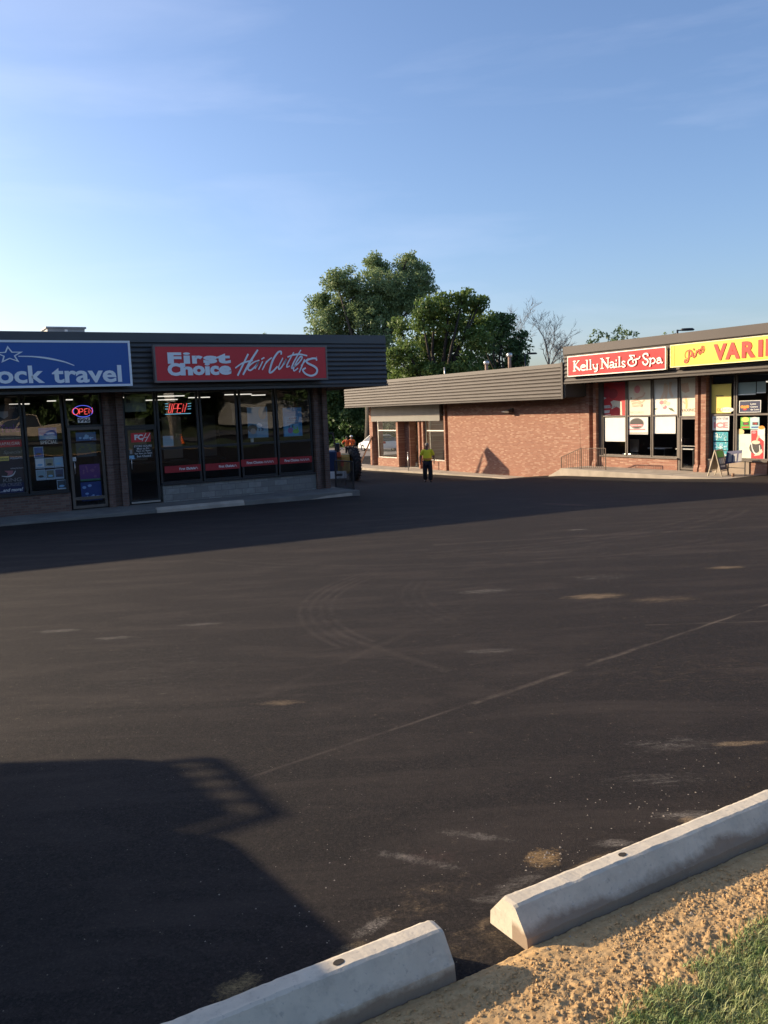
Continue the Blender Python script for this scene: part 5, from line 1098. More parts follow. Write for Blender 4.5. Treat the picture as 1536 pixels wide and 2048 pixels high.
def tree(name, label, base, blobs, leafm, barkm, dens=1.0, ls=.16, tr=.35, seed=1, group='trees behind the buildings', clump=.9):
    """blobs: (centre, radius) masses; each is filled with many small leaf clumps hung on its own limbs"""
    rnd = random.Random(seed); t = empty(name, base, label, 'tree', group); V_, F_ = [], []; wood = MB(); B = Vector(base)
    top = max((c for c, r in blobs), key=lambda c: c[2]); fork = B.lerp(Vector(top), .33); fork.x = B.x+(fork.x-B.x)*.4; fork.y = B.y+(fork.y-B.y)*.4
    trunk = MB(); trunk.tube([B-Vector((0, 0, .3)), B.lerp(fork, .5)+Vector((.1, 0, 0)), fork], [tr*1.2, tr, tr*.75], barkm, 10); trunk.build('trunk', t)
    for c, r in blobs:
        c = Vector(c); mid = fork.lerp(c, .5)+Vector((rnd.uniform(-.5, .5), rnd.uniform(-.5, .5), .4)); wood.tube([fork, mid, c], [tr*.5, tr*.28, tr*.1], barkm, 6, smooth=True)
        nc = int(52*dens*(r/2)**2)
        for k in range(nc):
            d = Vector((rnd.gauss(0, 1), rnd.gauss(0, 1), rnd.gauss(0, 1))).normalized(); q = c+d*r*(.25+.95*rnd.random()**.75); q.z = c.z+(q.z-c.z)*.9
            if k % 3 == 0: wood.tube([c.lerp(mid, .3*rnd.random()), c.lerp(q, .5)+Vector((0, 0, -.1)), q], [tr*.14, tr*.07, .012], barkm, 4)
            cr_ = clump*rnd.uniform(.3, .85); leaves(V_, F_, q, cr_, int(56*cr_*cr_/.5*dens**.5), ls, rnd, .75)
    wood.build('limbs', t)
    me = bpy.data.meshes.new('crown'); me.from_pydata([tuple(v) for v in V_], [], F_); me.materials.append(leafm); o = bpy.data.objects.new('crown', me); COL.objects.link(o); o.parent = t; me.transform(Matrix.Translation(-B)); return t
def at(x, y, depth):
    v = ray(x, y); return v*(depth/v.dot(_F))
def blobs_px(lst, depth, seed):
    rnd = random.Random(seed); out = []
    for x, y, rp in lst:
        d = depth+rnd.uniform(-2.2, 2.2); out.append((at(x, y, d), rp*d/FPX))
    return out
D1 = 86.0
b1 = [(700, 575, 34), (690, 620, 34), (655, 640, 30), (632, 612, 20), (645, 600, 20), (640, 655, 22), (672, 560, 24), (752, 540, 28), (765, 575, 40), (735, 600, 36), (815, 535, 24), (818, 565, 34), (850, 575, 22), (842, 545, 20), (790, 610, 40), (735, 640, 38), (690, 660, 34), (780, 650, 34), (830, 600, 28), (745, 520, 16), (815, 518, 15), (760, 700, 40), (700, 700, 36)]
tb = at(740, 900, D1); tb.z = gz(0, 200)
tree('cottonwood_tree', 'tallest silvery green tree rising behind the low building at left', tb, blobs_px(b1, D1, 3), M_lf1, M_bark, 1.5, .135, .5, 11, clump=1.05)
D2 = 74.0
b2 = [(900, 605, 24), (925, 600, 20), (950, 612, 17), (870, 620, 30), (845, 640, 26), (900, 650, 36), (940, 645, 24), (850, 690, 36), (900, 700, 38), (950, 690, 32), (830, 740, 34), (880, 750, 36), (935, 740, 32), (812, 700, 24), (962, 600, 12), (805, 760, 26), (968, 650, 20), (960, 760, 34), (800, 660, 18), (790, 720, 22), (840, 800, 36), (900, 800, 36)]
tb = at(880, 900, D2); tb.z = gz(0, 200)
tree('maple_tree', 'broad deep green tree in the middle behind the low building', tb, blobs_px(b2, D2, 4), M_lf2, M_barkD, 1.35, .16, .45, 12, clump=1.0)
D3 = 80.0
b3 = [(985, 650, 24), (1010, 645, 18), (1000, 680, 28), (1035, 690, 22), (1025, 715, 26), (975, 720, 30), (965, 690, 24), (1045, 720, 14), (990, 770, 36), (1040, 775, 30), (1045, 670, 12)]
tb = at(1005, 900, D3); tb.z = gz(0, 200)
tree('maple_tree', 'smaller dark green tree at the right end of the tree group', tb, blobs_px(b3, D3, 5), M_lf3, M_barkD, 1.35, .16, .35, 13, clump=.95)
D4 = 92.0   # dark trees filling the passage
b4 = [(665, 780, 34), (700, 800, 34), (730, 780, 34), (675, 830, 34), (715, 845, 34), (745, 830, 30), (690, 870, 30), (735, 875, 24), (650, 860, 30), (770, 780, 34), (640, 800, 34), (625, 850, 34), (770, 850, 34), (800, 800, 34)]
tb = at(690, 912, D4); tb.z = gz(0, 200)
tree('maple_tree', 'shaded dark tree filling the gap beyond the passage', tb, blobs_px(b4, D4, 6), M_lf3, M_barkD, 1.4, .2, .4, 14, clump=1.4)
tb = at(815, 912, 88); tb.z = gz(0, 200)
b5 = [(800, 800, 30), (840, 780, 34), (880, 790, 34), (780, 840, 30), (790, 760, 26), (755, 760, 22), (750, 800, 24)]
tree('maple_tree', 'dark understorey tree behind the empty shop corner', tb, blobs_px(b5, 88, 7), M_lf3, M_barkD, 1.2, .2, .3, 15, clump=1.3)
tb = at(674, 908, 80); tb.z = gz(0, 200)
tree('shrub', 'bright green shrub beyond the loader', tb, blobs_px([(678, 880, 9), (690, 885, 8), (668, 888, 9), (700, 892, 7)], 80, 8), M_lf4, M_barkD, 2.2, .13, .08, 16, clump=.4)
bT = [(1195, 672, 13), (1215, 668, 12), (1235, 664, 13), (1255, 668, 11), (1268, 662, 8), (1195, 690, 18), (1230, 690, 20), (1265, 688, 16), (1220, 720, 24)]
tb = at(1230, 850, 84); tb.z = gz(0, 200)
tree('maple_tree', 'sparse treetop showing above the nail salon roof', tb, blobs_px(bT, 84, 9), M_lf1, M_bark, .95, .16, .22, 17, clump=.7)
tb = at(1165, 850, 88); tb.z = gz(0, 200)
tree('maple_tree', 'low sparse treetop left of the nail salon roof', tb, blobs_px([(1150, 690, 9), (1170, 688, 8), (1160, 705, 14), (1145, 712, 12)], 88, 10), M_lf1, M_bark, .9, .15, .18, 18, clump=.6)
tb = at(1335, 850, 95); tb.z = gz(0, 200)
tree('maple_tree', 'faint treetop just above the roof left of the roof lamp', tb, blobs_px([(1330, 672, 9), (1345, 668, 7), (1340, 690, 14)], 95, 10), M_lf1, M_bark, .7, .15, .18, 28, clump=.6)
tb = at(525, 850, 90); tb.z = gz(0, 200)
tree('maple_tree', 'tiny treetop peeping over the dark roof of the hair salon', tb, blobs_px([(515, 668, 8), (535, 668, 7), (525, 685, 14)], 90, 10), M_lf1, M_bark, .8, .15, .18, 19, clump=.55)
def bare(label, base, h, spread, lean, seed, tr=.2):
    rnd = random.Random(seed); t = empty('bare_tree', base, label, 'tree', 'bare trees'); m = MB(); B = Vector(base)
    def grow(p, d, ln, r, dep):
        n = 4; pts = [p]; q = p.copy(); dd = d.copy()
        for i in range(n):
            dd = (dd+Vector((rnd.gauss(0, .13), rnd.gauss(0, .13), rnd.gauss(.03, .07)))).normalized(); q = q+dd*ln/n; pts.append(q.copy())
        m.tube(pts, [r*(1-.13*i) for i in range(n+1)], M_bark2, 5 if dep > 3 else 3, cap=False)
        if dep == 0: return
        for k in range(3 if dep > 1 else 4):
            a = Vector((rnd.gauss(0, 1), rnd.gauss(0, 1), rnd.gauss(0, .5))); nd = (dd+a.normalized()*rnd.uniform(.35, .85)*spread).normalized()
            grow(pts[rnd.choice([2, 3, 4]) if k else 4], nd, ln*rnd.uniform(.55, .8), max(r*.55, .012), dep-1)
    tk = MB(); top = B+Vector((lean, 0, h*.42)); tk.tube([B-Vector((0, 0, .3)), B.lerp(top, .5), top], [tr*1.2, tr, tr*.8], M_bark2, 8); tk.build('trunk', t)
    for k in range(3): grow(top-Vector((0, 0, .3*k)), Vector((rnd.uniform(-.5, .5), rnd.uniform(-.4, .4), 1)).normalized(), h*.22, tr*.6, 5)
    m.build('branches', t)
M_bark2 = noisy('weathered_bare_wood', (.17, .14, .12), (.26, .22, .19), 6, .95)
tb = at(1092, 850, 84); tb.z = gz(0, 200); bare('bare leafless tree standing alone against the sky', tb, 12.2, .95, .2, 5, .2)
tb = at(1035, 850, 90); tb.z = gz(0, 200); bare('leafless tree partly behind the dark green tree', tb, 14.0, .9, -.3, 9, .2)

# lamps seen over the roofs
def street_lamp(label, x, y, zt, zb, d):
    t = empty('street_lamp', (x, y, zb), label, 'street lamp', 'parking lot lamps')
    a = MB(); a.tube([(x, y, zb), (x, y, zt)], [.09, .06], M_black, 8); a.build('pole', t)
    a = MB(); e = Vector(d); a.bar((x, y, zt-.05), Vector((x, y, zt-.05))+e*.25, .07, .07, M_black); a.build('arm', t)
    a = MB(); c = Vector((x, y, zt-.02))+e*.65; s = Vector((-e.y, e.x, 0)); n = 14
    ring = lambda r, dz: [c+e*(.48*r*cos(2*pi*k/n))+s*(.2*r*sin(2*pi*k/n))+Vector((0, 0, dz)) for k in range(n)]
    A = ring(.75, .09); B_ = ring(1, .0); C_ = ring(.85, -.07); a.faces(A+B_+C_, [(i, (i+1) % n, n+(i+1) % n, n+i) for i in range(n)]+[(n+i, n+(i+1) % n, 2*n+(i+1) % n, 2*n+i) for i in range(n)], M_black, True); a.poly(A, M_black); a.poly(C_[::-1], M_black)
    a.build('lamp_head', t)
street_lamp('black oval head of a parking lamp above the nail salon roof', 45, 38.6, 4.36, -3.9, Vector((.86, -.5, 0)))
street_lamp('dark lamp head among branches left of the bare tree', 50, 59.9, 4.4, -3.9, Vector((.86, -.5, 0)))

# ================================================================== vehicles
M_tyre = noisy('tyre_rubber', (.022, .022, .022), (.05, .046, .042), 9, .85); M_rim = mat('wheel_rim', (.45, .45, .46), .35, .7); M_carglass = mat('car_glass', (.03, .035, .04), .08); M_carw = mat('white_car_paint', (.78, .78, .76), .25); M_beige = mat('beige_truck_paint', (.42, .36, .28), .3)
M_tail = mat('tail_lamp_red', (.45, .02, .03), .25); M_head = mat('headlamp_clear', (.7, .72, .74), .15)
def wheel(t, T, u, s, r, wdt):
    """tyre with rim as a sub-part; T maps local (along, across, up)"""
    a = MB(); n = 24; prof = [(r*.62, wdt*.5), (r*.93, wdt*.5), (r, wdt*.38), (r, -wdt*.38), (r*.93, -wdt*.5), (r*.62, -wdt*.5)]
    vs = []; fs = []
    for k in range(n):
        q = 2*pi*k/n
        for rr, ww in prof: vs.append(T(u+rr*cos(q), s+ww, r+rr*sin(q)))
    m_ = len(prof)
    for k in range(n):
        for j in range(m_): fs.append((k*m_+j, k*m_+(j+1) % m_, ((k+1) % n)*m_+(j+1) % m_, ((k+1) % n)*m_+j))
    a.faces(vs, fs, M_tyre, True); w_ = a.build('wheel', t)
    a = MB(); 
    for sg in (1, -1): a.poly([T(u+r*.62*cos(2*pi*k/n), s+sg*wdt*.32, r+r*.62*sin(2*pi*k/n)) for k in range(n)], M_rim)
    for k in range(5):
        q = 2*pi*k/5; a.poly([T(u+r*.1*cos(q-1), s+wdt*.33*(1 if s > 0 else -1), r+r*.1*sin(q-1)), T(u+r*.58*cos(q-.15), s+wdt*.33*(1 if s > 0 else -1), r+r*.58*sin(q-.15)), T(u+r*.58*cos(q+.15), s+wdt*.33*(1 if s > 0 else -1), r+r*.58*sin(q+.15)), T(u+r*.1*cos(q+1), s+wdt*.33*(1 if s > 0 else -1), r+r*.1*sin(q+1))], M_black)
    rm = a.build('rim'); rm.parent = w_; rm.data.transform(t.matrix_basis.inverted())
def vehicle(name, label, cat, x, y, z, yaw, body, glassp, width, wheels, paint, r=.33, tum=.8, lamps=None, extra=None):
    """body: side outline (along, up) lower shell; glassp: cabin outline above it (narrowed); wheels: positions along"""
    t = empty(name, (x, y, z), label, cat); ca, sa = cos(yaw), sin(yaw); T = lambda u, s, h: Vector((x+u*ca-s*sa, y+u*sa+s*ca, z+h))
    def loft(prof, w0, w1, mm, nm, bev=.04):
        n = len(prof); zmin = min(h for _, h in prof); zmax = max(h for _, h in prof); a = MB()
        wf = lambda h: (w0+(w1-w0)*(h-zmin)/max(.01, zmax-zmin))/2
        A = [T(u, wf(h), h) for u, h in prof]; B_ = [T(u, -wf(h), h) for u, h in prof]; a.faces(A+B_, [(i, (i+1) % n, n+(i+1) % n, n+i) for i in range(n)], mm); a.poly(A, mm); a.poly(B_[::-1], mm)
        return a.build(nm, t, bevel=bev)
    loft(body, width, width*.96, paint, 'body', .05); loft(glassp, width*.95, width*tum, M_carglass, 'windows', .03)
    # roof panel and pillars
    top = sorted([p for p in glassp if p[1] > max(h for _, h in glassp)-.12]); a = MB(); hx = max(h for _, h in glassp)+.012
    w_ = width*tum*.5+.01; a.faces([T(top[0][0]-.05, w_, hx), T(top[-1][0]+.05, w_, hx), T(top[-1][0]+.05, -w_, hx), T(top[0][0]-.05, -w_, hx), T(top[0][0]-.05, w_, hx+.05), T(top[-1][0]+.05, w_, hx+.05), T(top[-1][0]+.05, -w_, hx+.05), T(top[0][0]-.05, -w_, hx+.05)], [(0,1,2,3),(4,5,6,7),(0,1,5,4),(1,2,6,5),(2,3,7,6),(3,0,4,7)], paint); a.build('roof', t, bevel=.02)
    a = MB(); base = [p for p in glassp if p[1] < min(h for _, h in glassp)+.12]; lo = (min(base)[0], max(base)[0]); hi = (top[0][0], top[-1][0]); h0 = min(h for _, h in glassp)
    for s in (-1, 1):
        for l_, h_ in ((lo[0], hi[0]), (lo[1], hi[1]), ((lo[0]+lo[1])/2, (hi[0]+hi[1])/2)): a.bar(T(l_, s*width*.478, h0), T(h_, s*(w_-.01), hx), .07, .06, paint)
    a.build('pillars', t)
    for u in wheels:
        for s in (-1, 1): wheel(t, T, u, s*(width/2-.10), r, .22)
    for nm, u, s, h, su, ss, sh, mm in lamps or ():
        a = MB(); vs = [T(u+i*su/2, s+j*ss/2, h+k*sh/2) for i in (-1, 1) for j in (-1, 1) for k in (-1, 1)]; a.faces(vs, [(0,1,3,2),(4,6,7,5),(0,4,5,1),(2,3,7,6),(0,2,6,4),(1,5,7,3)], mm); a.build(nm, t)
    if extra: extra(t, T)
    return t
carb = [(-2.25, .32), (2.2, .30), (2.27, .55), (2.05, .78), (1.2, .98), (-1.9, 1.02), (-2.28, .95), (-2.3, .55)]
carg = [(1.25, .97), (.35, 1.40), (-.9, 1.44), (-1.65, 1.30), (-2.1, 1.0)]
pc = onZ(757, 903, -3.88)
cyaw = atan2(-_R0.y, -_R0.x)
vehicle('parked_car', 'white hatchback parked beyond the passage behind the building corner', 'car', pc.x, pc.y, -3.88, pi/2, carb, carg, 1.78, (1.35, -1.35), M_carw, lamps=[('headlight', 2.1, .65, .68, .3, .3, .16, M_head), ('headlight', 2.1, -.65, .68, .3, .3, .16, M_head), ('tail_light', -2.2, .72, .9, .25, .3, .2, M_tail), ('tail_light', -2.2, -.72, .9, .25, .3, .2, M_tail)])
pkb = [(-2.8, .5), (2.75, .48), (2.85, .75), (2.75, 1.12), (1.5, 1.22), (-2.75, 1.22), (-2.85, .9)]
pkg = [(1.5, 1.2), (.75, 1.78), (-.9, 1.82), (-1.15, 1.2)]
vehicle('pickup_truck', 'beige pickup truck parked on the far street, mirrored in the travel shop glass', 'pickup truck', 8.6, -19.5, gz(9, -19)+.05, pi, pkb, pkg, 1.95, (1.8, -1.8), M_beige, r=.4, lamps=[('headlight', 2.78, .75, .95, .2, .3, .2, M_head), ('headlight', 2.78, -.75, .95, .2, .3, .2, M_head)])
# nearer pickup whose bonnet and roof throw the shadow at the lower left
vehicle('pickup_truck', 'work pickup standing left of the camera, its shadow on the asphalt', 'pickup truck', -3.68, 4.44, gz(-3, 4), radians(7), [(-2.7, .5), (2.7, .45), (2.85, .7), (2.86, 1.12), (2.7, 1.21), (1.0, 1.25), (-2.7, 1.25), (-2.8, .8)], [(1.0, 1.2), (.3, 1.78), (-1.2, 1.8), (-1.5, 1.2)], 2.0, (1.8, -1.8), mat('dark_truck_paint', (.05, .06, .09), .3), r=.4, lamps=[('headlight', 2.76, .75, .85, .2, .3, .2, M_head), ('headlight', 2.76, -.75, .85, .2, .3, .2, M_head)])
def box_trailer():
    g = gz(-4, 8); t = empty('unseen_trailer', (-4.6, 9.4, g), 'unseen trailer with a slatted rack left of the camera, outlined from its shadow', 'trailer'); M_tr = mat('trailer_grey', (.3, .3, .3), .5)
    a = MB(); a.prism([(-6.9, 11.5), (-4.2, 9.75), (-3.75, 9.35), (-3.75, 8.1), (-7.3, 9.6)], lambda p, q, s: Vector((p, q, s)), g+.5, g+2.02, M_tr); a.build('trailer_body', t, bevel=.02)
    a = MB(); a.prism([(-6.9, 11.7), (-4.09, 9.78), (-3.38, 9.32), (-2.58, 8.79), (-2.53, 8.37), (-2.47, 7.93), (-2.92, 7.90), (-7.3, 9.6)], lambda p, q, s: Vector((p, q, s)), g+2.02, g+2.13, M_tr); a.build('roof', t)  # overhanging roof, shaped to throw the solid part of the foreground shadow
    for k, (x0, x1, y0) in enumerate([(-2.56, -2.37, 8.60), (-2.55, -2.35, 8.42), (-2.53, -2.34, 8.24), (-2.50, -2.33, 8.06)]):
        a = MB(); a.bar((x0, y0, g+2.11), (x1, y0-.02, g+2.11), .022, .022, M_tr); a.build('rack_slat', t)
    a = MB(); a.bar((-2.60, 8.80, g+2.12), (-2.37, 8.70, g+2.12), .03, .04, M_tr); a.bar((-2.375, 8.71, g+2.12), (-2.34, 8.32, g+2.12), .035, .04, M_tr); a.bar((-2.34, 8.33, g+2.12), (-2.315, 7.80, g+2.12), .035, .04, M_tr); a.bar((-2.31, 7.82, g+2.12), (-2.95, 7.78, g+2.12), .035, .04, M_tr); a.build('rack_frame', t)
    for x, y in ((-5.0, 9.9), (-5.6, 9.3)):
        a = MB(); n = 20; a.prism([(.36*cos(2*pi*k/n), .36*sin(2*pi*k/n)) for k in range(n)], lambda p, q, s: Vector((x+p, s, g+.36+q)), y-.12, y+.12, M_tyre); a.build('wheel', t)
box_trailer()
# dump truck in the passage, bed raised, hidden behind the corner; its shadow falls on the brick wall
def dump():
    x, y, g = 19.4, 44.6, gz(19, 44); t = empty('dump_truck', (x, y, g), 'dump truck with raised bed behind the salon, its shadow on the brick wall', 'dump truck'); M_d = mat('dump_body_grey', (.3, .3, .3), .6)
    # the bed as seen from the side: a wedge pointing up
    def pt(wy, wz, dx): k = (27-(x+dx))/1.86; return (x+dx, wy+2.30*k, wz+k)
    def slab(nm, pts):
        A = [pt(*onX(*q, 27).yz, -.5) for q in pts]; B_ = [pt(*onX(*q, 27).yz, .5) for q in pts]; n = len(pts)
        a = MB(); a.faces(A+B_, [(i, (i+1) % n, n+(i+1) % n, n+i) for i in range(n)], M_d); a.poly(A, M_d); a.poly(B_[::-1], M_d); a.build(nm, t)
    slab('raised_bed', [(974, 893), (1019, 940), (1019, 951), (962, 948), (975, 927), (968, 904)]); slab('hoist_strut', [(972, 895), (968, 904), (957, 948), (950, 948), (963, 912)])
    a = MB(); a.box(x-.6, x+.5, y-2.2, y+2.5, g+.7, g+1.0, M_black); a.build('chassis', t)
    a = MB(); a.box(x-1.1, x+1.0, y+2.4, y+4.4, g+.7, g+2.6, mat('cab_white', (.6, .6, .58), .4)); a.build('cab', t, bevel=.08)
    for yy in (y-1.6, y+3.4):
        for s in (-1, 1):
            a = MB(); n = 20; a.prism([(.5*cos(2*pi*k/n), .5*sin(2*pi*k/n)) for k in range(n)], lambda p, q, s_: Vector((s_, yy+p, g+.5+q)), x+s*.9-.15, x+s*.9+.15, M_tyre); a.build('wheel', t)
dump()

# wheel loader seen end-on beyond the corner
def loader():
    c = onZ(683, 955, -3.3); x, y = c.x, c.y; g = gz(x, y); yaw = atan2(_R0.y, _R0.x)      # local u to the picture's right, v away
    t = empty('wheel_loader', (x, y, g), 'yellow road machine with a big ribbed tyre beyond the salon corner', 'machine')
    ca, sa = cos(yaw), sin(yaw); T = lambda u, v, h: Vector((x+u*ca-v*sa, y+u*sa+v*ca, g+h)); M_y = noisy('worn_machine_yellow', (.62, .36, .07), (.5, .28, .07), 3, .55); M_b = mat('dark_blue_cover', (.012, .03, .09), .5); M_o = mat('safety_orange', (.75, .12, .03), .6)
    def bx(nm, u0, u1, v0, v1, h0, h1, mm, bev=.03):
        a = MB(); vs = [T(u, v, h) for u in (u0, u1) for v in (v0, v1) for h in (h0, h1)]; a.faces(vs, [(0,1,3,2),(4,6,7,5),(0,4,5,1),(2,3,7,6),(0,2,6,4),(1,5,7,3)], mm); return a.build(nm, t, bevel=bev)
    bx('engine_body', -.55, .42, .1, 1.9, .35, 1.28, M_y); bx('fender', .02, .44, -.05, .1, .45, 1.22, M_y); bx('engine_cover', -.85, -.18, -.3, 1.2, .4, 1.5, M_b, .08); bx('seat', -.3, -.05, .3, .8, 1.28, 1.85, M_black, .04); bx('orange_toolbox', -.18, .02, -.12, .08, 1.18, 1.42, M_o)
    # tyre with lugs
    a = MB(); R_, W_ = .78, .34; n = 32; prof = [(R_*.5, W_*.5), (R_*.9, W_*.5), (R_, W_*.4), (R_, -W_*.4), (R_*.9, -W_*.5), (R_*.5, -W_*.5)]; vs = []; fs = []; m_ = 6; yw = .30; cw, sw_ = cos(yw), sin(yw); C = (.64, .55)
    def TT(al, ac, up): return T(C[0]+ac*cw-al*sw_, C[1]+ac*sw_+al*cw, up)
    for k in range(n):
        q = 2*pi*k/n
        for rr, ww in prof: vs.append(TT(rr*cos(q), ww, R_+rr*sin(q)))
    for k in range(n):
        for j in range(m_): fs.append((k*m_+j, k*m_+(j+1) % m_, ((k+1) % n)*m_+(j+1) % m_, ((k+1) % n)*m_+j))
    a.faces(vs, fs, M_tyre, True)
    for k in range(26):
        for s in (-1, 1):
            q = 2*pi*(k+.5*(s > 0))/26; p0 = TT((R_+.02)*cos(q), s*W_*.05, R_+(R_+.02)*sin(q)); p1 = TT((R_+.02)*cos(q+.16), s*W_*.48, R_+(R_+.02)*sin(q+.16)); a.bar(p0, p1, .05, .05, M_tyre)
    wh = a.build('wheel', t)
    a = MB(); a.poly([TT(R_*.5*cos(2*pi*k/n), -W_*.35, R_+R_*.5*sin(2*pi*k/n)) for k in range(n)], M_y); rm = a.build('rim'); rm.parent = wh; rm.data.transform(t.matrix_basis.inverted())
    a = MB()
    for p, q in (((-.75, .2, 1.5), (-.75, .2, 2.35)), ((-.2, .2, 1.5), (-.35, .2, 2.35)), ((-.75, 1.4, 1.5), (-.75, 1.4, 2.35)), ((-.75, .2, 2.35), (-.35, .2, 2.35)), ((-.75, 1.4, 2.35), (-.35, 1.4, 2.35)), ((-.75, .2, 2.35), (-.75, 1.4, 2.35))): a.bar(T(*p), T(*q), .06, .06, M_black)
    a.build('canopy_frame', t)
    a = MB(); a.tube([T(-.1, .1, 1.42), T(.05, .1, 1.6), T(.2, .12, 1.55)], .02, M_alu, 6); a.build('steering_lever', t)
    bx('warning_flag', .0, .13, -.14, -.12, .75, 1.05, M_o, 0)
loader()
# added white board, standing in for a pale shape behind the black railing
def stand_in_board():
    c = onZ(676, 962, -3.0); t = empty('pale_board', (c.x, c.y, gz(c.x, c.y)), 'low white and dark board standing in for a pale shape behind the black railing', 'stand_in_board'); yaw = atan2(_R0.y, _R0.x); ca, sa = cos(yaw), sin(yaw); g = gz(c.x, c.y); T = lambda u, v, h: Vector((c.x+u*ca-v*sa, c.y+u*sa+v*ca, g+h))
    a = MB(); vs = [T(u, v, h) for u in (-.55, .36) for v in (0, .06) for h in (.32, .62)]; a.faces(vs, [(0,1,3,2),(4,6,7,5),(0,4,5,1),(2,3,7,6),(0,2,6,4),(1,5,7,3)], mat('board_white', (.82, .82, .8), .5)); a.build('board', t)
    for u in (-.5, .3): a = MB(); a.bar(T(u, .03, 0), T(u, .03, .6), .06, .05, M_black); a.build('leg', t)
    a = MB(); a.poly([T(-.12, -.004, .42), T(.2, -.004, .42), T(.2, -.004, .52), T(-.12, -.004, .52)], C_dk); a.build('name_plate', t)
stand_in_board()
# ================================================================== people
def skin_mesh(name, joints, edges, m, parent, inv, sub=2):
    """joints: name -> (vec, rx, ry)"""
    me = bpy.data.meshes.new(name); names = list(joints); me.from_pydata([tuple(joints[n][0]) for n in names], [(names.index(a), names.index(b)) for a, b in edges], [])
    o = bpy.data.objects.new(name+'_src', me); COL.objects.link(o); md = o.modifiers.new('s', 'SKIN'); md.use_smooth_shade = True; md.branch_smoothing = .4
    for i, n in enumerate(names): v = me.skin_vertices[0].data[i]; v.radius = (joints[n][1], joints[n][2]); v.use_root = (i == 0)
    sb = o.modifiers.new('u', 'SUBSURF'); sb.levels = sub; sb.render_levels = sub
    dg = bpy.context.evaluated_depsgraph_get(); me2 = bpy.data.meshes.new_from_object(o.evaluated_get(dg)); me2.name = name; bpy.data.objects.remove(o)
    me2.materials.clear(); me2.materials.append(m)
    for p in me2.polygons: p.use_smooth = True; p.material_index = 0
    o2 = bpy.data.objects.new(name, me2); COL.objects.link(o2); o2.parent = parent; return o2
M_skin = mat('brown_skin', (.22, .11, .07), .5); M_hair = mat('dark_hair', (.02, .015, .012), .7)
def person(label, x, y, z, yaw, H, pose, shirt, pants, vest=None, hat=None, hairm=None, boot=None, fat=1.0):
    t = empty('person', (x, y, z), label, 'person'); t.rotation_euler = (0, 0, yaw); s = H/1.75; V = lambda a, b, c: Vector((a*s, b*s, c*s))
    J = {'pelvis': (V(0, 0, .95), .15*s, .11*s), 'belly': (V(0, -.02, 1.10), .15*s, .125*s), 'chest': (V(0, 0, 1.30), .175*s, .125*s), 'neckb': (V(0, .01, 1.45), .075*s, .065*s), 'neck': (V(0, 0, 1.52), .055*s, .055*s), 'headc': (V(0, -.01, 1.63), .078*s, .092*s), 'headt': (V(0, 0, 1.71), .06*s, .07*s)}
    E_ = [('pelvis', 'belly'), ('belly', 'chest'), ('chest', 'neckb'), ('neckb', 'neck'), ('neck', 'headc'), ('headc', 'headt')]
    for sd, sg in (('L', 1), ('R', -1)):
        p = pose[sd]
        J['sh'+sd] = (V(sg*.19, 0, 1.41), .06*s, .06*s); J['el'+sd] = (V(*p['el']), .042*s, .042*s); J['wr'+sd] = (V(*p['wr']), .028*s, .03*s); J['hd'+sd] = (V(*p['hd']), .032*s, .022*s)
        J['hip'+sd] = (V(sg*.09, 0, .90), .095*s, .095*s); J['kn'+sd] = (V(*p['kn']), .058*s, .06*s); J['an'+sd] = (V(*p['an']), .04*s, .042*s); J['to'+sd] = (V(*p['to']), .042*s, .03*s)
        E_ += [('neckb', 'sh'+sd), ('sh'+sd, 'el'+sd), ('el'+sd, 'wr'+sd), ('wr'+sd, 'hd'+sd), ('pelvis', 'hip'+sd), ('hip'+sd, 'kn'+sd), ('kn'+sd, 'an'+sd), ('an'+sd, 'to'+sd)]
        h = Vector(p['hd']); w_ = Vector(p['wr']); d = (h-w_).normalized(); side = Vector((0, 1, 0))
        for k, (off, ln) in enumerate([(-.03, .07), (-.01, .08), (.01, .075), (.03, .06)]):
            a = h+side*off; b_ = a+d*ln*.6+Vector((0, 0, 0)); c = b_+(d+Vector((-sg*.5, 0, 0))).normalized()*ln*.5
            J[f'f{sd}{k}a'] = (V(*a), .010*s, .010*s); J[f'f{sd}{k}b'] = (V(*b_), .009*s, .009*s); J[f'f{sd}{k}c'] = (V(*c), .008*s, .008*s); E_ += [('hd'+sd, f'f{sd}{k}a'), (f'f{sd}{k}a', f'f{sd}{k}b'), (f'f{sd}{k}b', f'f{sd}{k}c')]
        a = w_+d*.03+Vector((0, -.035, 0)); b_ = a+d*.05+Vector((0, -.02, 0)); J[f't{sd}a'] = (V(*a), .011*s, .011*s); J[f't{sd}b'] = (V(*b_), .010*s, .010*s); E_ += [('wr'+sd, f't{sd}a'), (f't{sd}a', f't{sd}b')]
    for n_ in ('pelvis', 'belly', 'chest', 'hipL', 'hipR', 'knL', 'knR', 'shL', 'shR', 'elL', 'elR'): J[n_] = (J[n_][0], J[n_][1]*fat, J[n_][2]*fat)
    body = skin_mesh('body', J, E_, M_skin, t, None)
    g = lambda n, k=1.0, kk=None: (J[n][0], J[n][1]*k, J[n][2]*(kk or k))
    # shirt
    S_ = {'pelvis': (V(0, 0, .93), .175*s*fat, .145*s*fat), 'belly': g('belly', 1.18, 1.25), 'chest': g('chest', 1.15, 1.2), 'neckb': g('neckb', 1.15)}; SE = [('pelvis', 'belly'), ('belly', 'chest'), ('chest', 'neckb')]
    for sd in 'LR':
        S_['sh'+sd] = g('sh'+sd, 1.3); m_ = J['sh'+sd][0].lerp(J['el'+sd][0], .85); S_['el'+sd] = (m_, .072*s, .072*s); SE += [('neckb', 'sh'+sd), ('sh'+sd, 'el'+sd)]
    skin_mesh('shirt', S_, SE, shirt, t, None)
